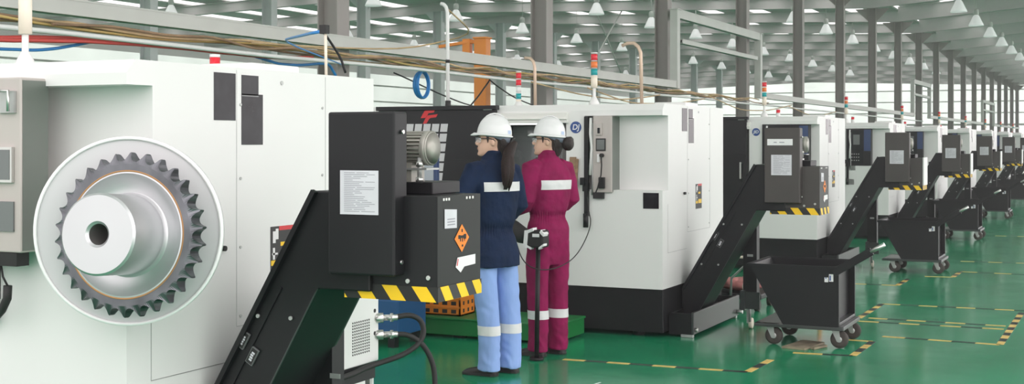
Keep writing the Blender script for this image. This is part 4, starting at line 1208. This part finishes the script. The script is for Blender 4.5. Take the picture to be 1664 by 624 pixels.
    for dr, dz in ((-.006, .006), (.0, .007), (.007, .003), (.008, -.003), (.003, -.006), (-.008, -.005)):
        ring = []
        for i in range(48):
            g = 2 * PI * i / 48; fr_ = max(0, math.sin(g)) ** 2
            k = dr if dr < 0 else dr * (1 + 0) + (.034 * fr_ if dr > .003 else .02 * fr_)
            ring.append(((.100 + min(k, .010)) * math.cos(g), (.118 + k) * math.sin(g) - .006, dz - .012 * fr_ * (k > .02)))
        rings.append(ring)
    r.loft(rings + [rings[0]], cap=False); r.xf(tilt); hpart(r, 'brim', sh)
    r = MB().m('helmet', True); r.tube([(0, .106 * math.cos(a) - .004, .141 * math.sin(a) + .004) for a in [.35 + i * .22 for i in range(12)]], [(.014, .006)] * 12, 8, up=(1, 0, 0)); r.xf(tilt); hpart(r, 'ridge', sh)
    def hp(g, a, o=.0016): c = math.cos(a) ** .8; return Vector(((.100 * c + o) * math.cos(g), (.118 * c + o) * math.sin(g) - .006, .138 * math.sin(a)))
    for side in ((-PI / 2 + .30, -PI / 2 + .62), (-PI / 2 - .62, -PI / 2 - .30)):
        r = MB().m('decal'); r.poly([hp(side[0], .12), hp(side[1], .12), hp(side[1], .30), hp(side[0], .30)])
        r.xf(tilt); hpart(r, 'decal', sh)
    r = MB().m('band', True); ar = []
    for dz, dr in ((.012, .0), (.012, .004), (-.034, .004), (-.034, .0)):
        ar.append([((.083 + dr) * math.cos(g), (.111 + dr) * math.sin(g) - .006, dz + (-.010 * max(0, -math.sin(g)) if dz < 0 else 0) + (.022 * (1 - max(0, -math.sin(g))) if dz < 0 else 0)) for g in [PI * .86 + i * (PI * 1.28) / 30 for i in range(31)]])
    r.loft(ar + [ar[0]], cap=False, close=False); r.xf(tilt); hpart(r, 'harness_band', sh, fix=True)
    # ---- safety glasses
    g = MB().m('ink_dark', True)
    for sgn in (-1, 1): g.tube([(sgn * .070, .072, .117), (sgn * .077, .02, .118), (sgn * .078, -.01, .112), (sgn * .076, -.025, .10)], .003, 6)
    g.tube([(-.072, .074, .124), (-.05, .102, .127), (0, .112, .128), (.05, .102, .127), (.072, .074, .124)], .0032, 6)
    gl = hpart(g, 'safety_glasses')
    g = MB().m('lensglass', True); A = [(-.073, .072), (-.06, .095), (-.035, .110), (0, .116), (.035, .110), (.06, .095), (.073, .072)]
    g.loft([[(x, y, .127) for x, y in A], [(x * .98, y, .092 if abs(x) > .02 else .10) for x, y in A]], cap=False, close=False); hpart(g, 'lens', gl)
    # ---- clothing
    fab = 'navy' if outfit == 'navy' else 'maroon'
    j = MB().m(fab, True)
    if outfit == 'navy':
        tor = ((.725, .188, .148, -.006), (.80, .184, .148, -.006), (.90, .166, .130, 0), (.955, .152, .118, 0), (.975, .150, .116, 0), (1.03, .160, .122, -.004), (1.12, .172, .130, -.008), (1.22, .180, .134, -.012), (1.30, .178, .124, -.014), (1.355, .160, .100, -.014), (1.40, .112, .082, -.012), (1.43, .076, .076, -.008), (1.452, .070, .074, -.006), (1.475, .066, .074, -.012), (1.488, .060, .068, -.014))
    else:
        tor = ((.86, .160, .120, -.010), (.92, .160, .123, -.008), (1.0, .143, .110, 0), (1.02, .141, .108, 0), (1.08, .155, .118, -.004), (1.16, .166, .126, -.008), (1.24, .170, .128, -.012), (1.31, .166, .118, -.014), (1.36, .150, .096, -.014), (1.40, .108, .080, -.012), (1.43, .074, .074, -.008), (1.452, .068, .072, -.006), (1.475, .064, .072, -.012), (1.486, .058, .066, -.014))
    j.loft([ering(0, cy, z, rx, ry, 36, 2.25) for z, rx, ry, cy in tor])
    for sgn, (sh_, el, wr, fdir) in zip((-1, 1), arms):
        sh_, el, wr = Vector(sh_), Vector(el), Vector(wr)
        j.tube([sh_ + Vector((-sgn * .05, 0, .006)), sh_, sh_ * .55 + el * .45, sh_ * .12 + el * .88, el * .75 + wr * .25, el * .35 + wr * .65, wr], [.068, .074, .066, .060, .058, .052, .044], 20)
    leg_tops = []
    def legs(mb):
        for sgn in (-1, 1):
            x = sgn * .092
            mb.tube([(x * .8, -.012, .92), (x * .9, -.010, .82), (x * 1.02 + lx * .35, ly * .4, .64), (x + lx * .8, ly * .8, .46), (x + lx, ly - .006, .30), (x + lx, ly - .004, .12), (x + lx, ly, .040)],
                    [(.052, .080), (.076, .100), (.078, .094), (.072, .082), (.068, .077), (.068, .078), (.071, .082)], 24, up=(1, 0, 0))
    if outfit == 'navy':
        jacket = skin_over(j, 'jacket', P, .0062, 5); wrinkle(jacket.data, .0050, .965)
        band_from(jacket, 'reflective_stripe', jacket, 'reflect', [((0, 0, 1.283), (0, 0, 1)), ((0, 0, 1.222), (0, 0, -1)), ((.165, 0, 0), (1, 0, 0)), ((-.150, 0, 0), (-1, 0, 0))], lambda c, n: n.y < -.02 and c.y < -.02)
        w = band_from(jacket, 'waistband', jacket, 'navy', [((0, 0, .985), (0, 0, 1)), ((0, 0, .945), (0, 0, -1))], lambda c, n: abs(c.x) < .2, .002)
        p = MB().m('sky', True); p.loft([ering(0, -.006, z, rx, ry, 30, 2.2) for z, rx, ry in ((.80, .130, .100), (.88, .130, .098), (.95, .110, .080))]); legs(p)
        tr = skin_over(p, 'trousers', P, .0062, 4); wrinkle(tr.data, .0045, None, .10, True)
    else:
        j.loft([ering(0, -.008, z, rx, ry, 30, 2.2) for z, rx, ry in ((.66, .10, .075), (.74, .140, .098), (.80, .156, .112), (.85, .163, .121), (.92, .160, .122))]); legs(j)
        tr = jacket = skin_over(j, 'coverall', P, .0062, 5); wrinkle(jacket.data, .0046, 1.005, .10, True)
        band_from(jacket, 'reflective_stripe', jacket, 'reflect', [((0, 0, 1.272), (0, 0, 1)), ((0, 0, 1.205), (0, 0, -1)), ((.155, 0, 0), (1, 0, 0)), ((-.135, 0, 0), (-1, 0, 0))], lambda c, n: n.y < -.02 and c.y < -.02)
        wb = band_from(jacket, 'waistband', jacket, 'maroon', [((0, 0, 1.03), (0, 0, 1)), ((0, 0, .985), (0, 0, -1))], lambda c, n: abs(c.x) < .16, .003)
    for sgn in (-1, 1):
        band_from(tr, 'knee_stripe', tr, 'reflect', [((0, 0, .335), (0, 0, 1)), ((0, 0, .272), (0, 0, -1)), ((lx, 0, 0), (-sgn, 0, 0))], lambda c, n: c.z < .4, .003)
    for sgn in (-1, 1):
        s = MB().m('shoe', True)
        rings = []
        for y, w, hgt, z0 in ((-.068, .018, .03, .012), (-.062, .030, .055, .008), (-.04, .037, .080, .006), (-.005, .038, .085, .006), (.035, .037, .074, .006), (.075, .042, .056, .006), (.115, .046, .046, .006), (.15, .042, .038, .006), (.172, .030, .028, .008), (.182, .012, .016, .012)):
            ring = []
            for i in range(20):
                t = 2 * PI * i / 20; c, q = math.cos(t), math.sin(t)
                ring.append((w * math.copysign(abs(c) ** .8, c), y, z0 + (hgt - z0) * (max(q, -.25) + .25) / 1.25))
            rings.append(ring)
        s.loft(rings)
        pos = Vector((sgn * .092 + lx, ly + .008, 0))
        MT = Matrix.Translation(pos) @ fr.to_4x4()
        s.xf(MT); so = s.build('shoe', P, fix=True)
        u = MB().m('rubber', True); sol = [(-.073, .012), (-.066, .030), (-.04, .041), (0, .041), (.04, .039), (.08, .045), (.12, .049), (.155, .045), (.178, .032), (.188, .012)]
        out = [(w, y) for y, w in sol] + [(-w, y) for y, w in reversed(sol)]
        u.prism(out, 0, .018, 'z'); u.xf(MT); u.build('sole', so, .003, fix=True)
    return P

VA = lambda x, y: math.degrees(math.atan2(y, x))
p1 = (-3.80, 7.73, 0); v1 = VA(*p1[:2])
person('person in navy jacket and light blue trousers with a long ponytail and white helmet', p1, v1 + 40, v1 + 84, v1 + 62, 'navy',
       (((-.158, -.005, 1.352), (-.30, .005, 1.12), (-.18, .22, 1.04), (.35, 1, .1)), ((.158, -.005, 1.352), (.222, -.03, 1.09), (.13, .20, 1.03), (-.3, 1, .15))), (.035, -.03))
p2 = (-3.78, 8.60, 0); v2 = VA(*p2[:2])
person('person in maroon coverall with a hair bun and white helmet', p2, v2 + 38, v2 + 80, v2 + 60, 'maroon',
       (((-.150, -.005, 1.355), (-.215, -.02, 1.10), (-.13, .20, 1.04), (.3, 1, .1)), ((.150, -.005, 1.355), (.215, -.02, 1.10), (.11, .20, 1.06), (-.3, 1, .15))), (0, 0))

# ------------------------------------------------------------------ daylight
w = bpy.data.worlds.new('world'); SC.world = w; w.use_nodes = True
bg = w.node_tree.nodes['Background']
bg.inputs['Color'].default_value = (1.0, .935, .945, 1)
wn = w.node_tree                                       # overcast sky, brighter on the open side of the hall
tcw = wn.nodes.new('ShaderNodeTexCoord')
dt = wn.nodes.new('ShaderNodeVectorMath'); dt.operation = 'DOT_PRODUCT'; dt.inputs[1].default_value = (1, 0, .1)
wn.links.new(tcw.outputs['Generated'], dt.inputs[0])
mr = wn.nodes.new('ShaderNodeMapRange')
mr.inputs['From Min'].default_value = -1; mr.inputs['From Max'].default_value = 1
mr.inputs['To Min'].default_value = 1.3; mr.inputs['To Max'].default_value = 2.8
wn.links.new(dt.outputs['Value'], mr.inputs['Value'])
wn.links.new(mr.outputs['Result'], bg.inputs['Strength'])
vs = SC.view_settings
vs.view_transform = 'Standard'; vs.look = 'None'; vs.gamma = 1; vs.use_curve_mapping = False
vs.exposure = 0.12
SC.display_settings.display_device = 'sRGB'
cy = SC.cycles
cy.use_denoising = True
cy.max_bounces = 8; cy.diffuse_bounces = 5; cy.glossy_bounces = 4; cy.transmission_bounces = 4; cy.transparent_max_bounces = 8
cy.sample_clamp_indirect = 8
# thin haze in the hall air
hz = bpy.data.materials.new('hall_haze'); hz.use_nodes = True
nt = hz.node_tree; nt.nodes.remove(nt.nodes['Principled BSDF'])
vsn = nt.nodes.new('ShaderNodeVolumeScatter'); vsn.inputs['Density'].default_value = .0028; vsn.inputs['Color'].default_value = (.97, 1, .98, 1)
nt.links.new(vsn.outputs['Volume'], nt.nodes['Material Output'].inputs['Volume'])
M['haze'] = hz
o = MB().m('haze'); o.box(EAVE - .3, 6.0, 2.6, Y_END + .4, -.1, 9.2)
tag(o.build('haze'), 'thin pale haze in the air of the whole hall', 'haze', None, 'stuff')
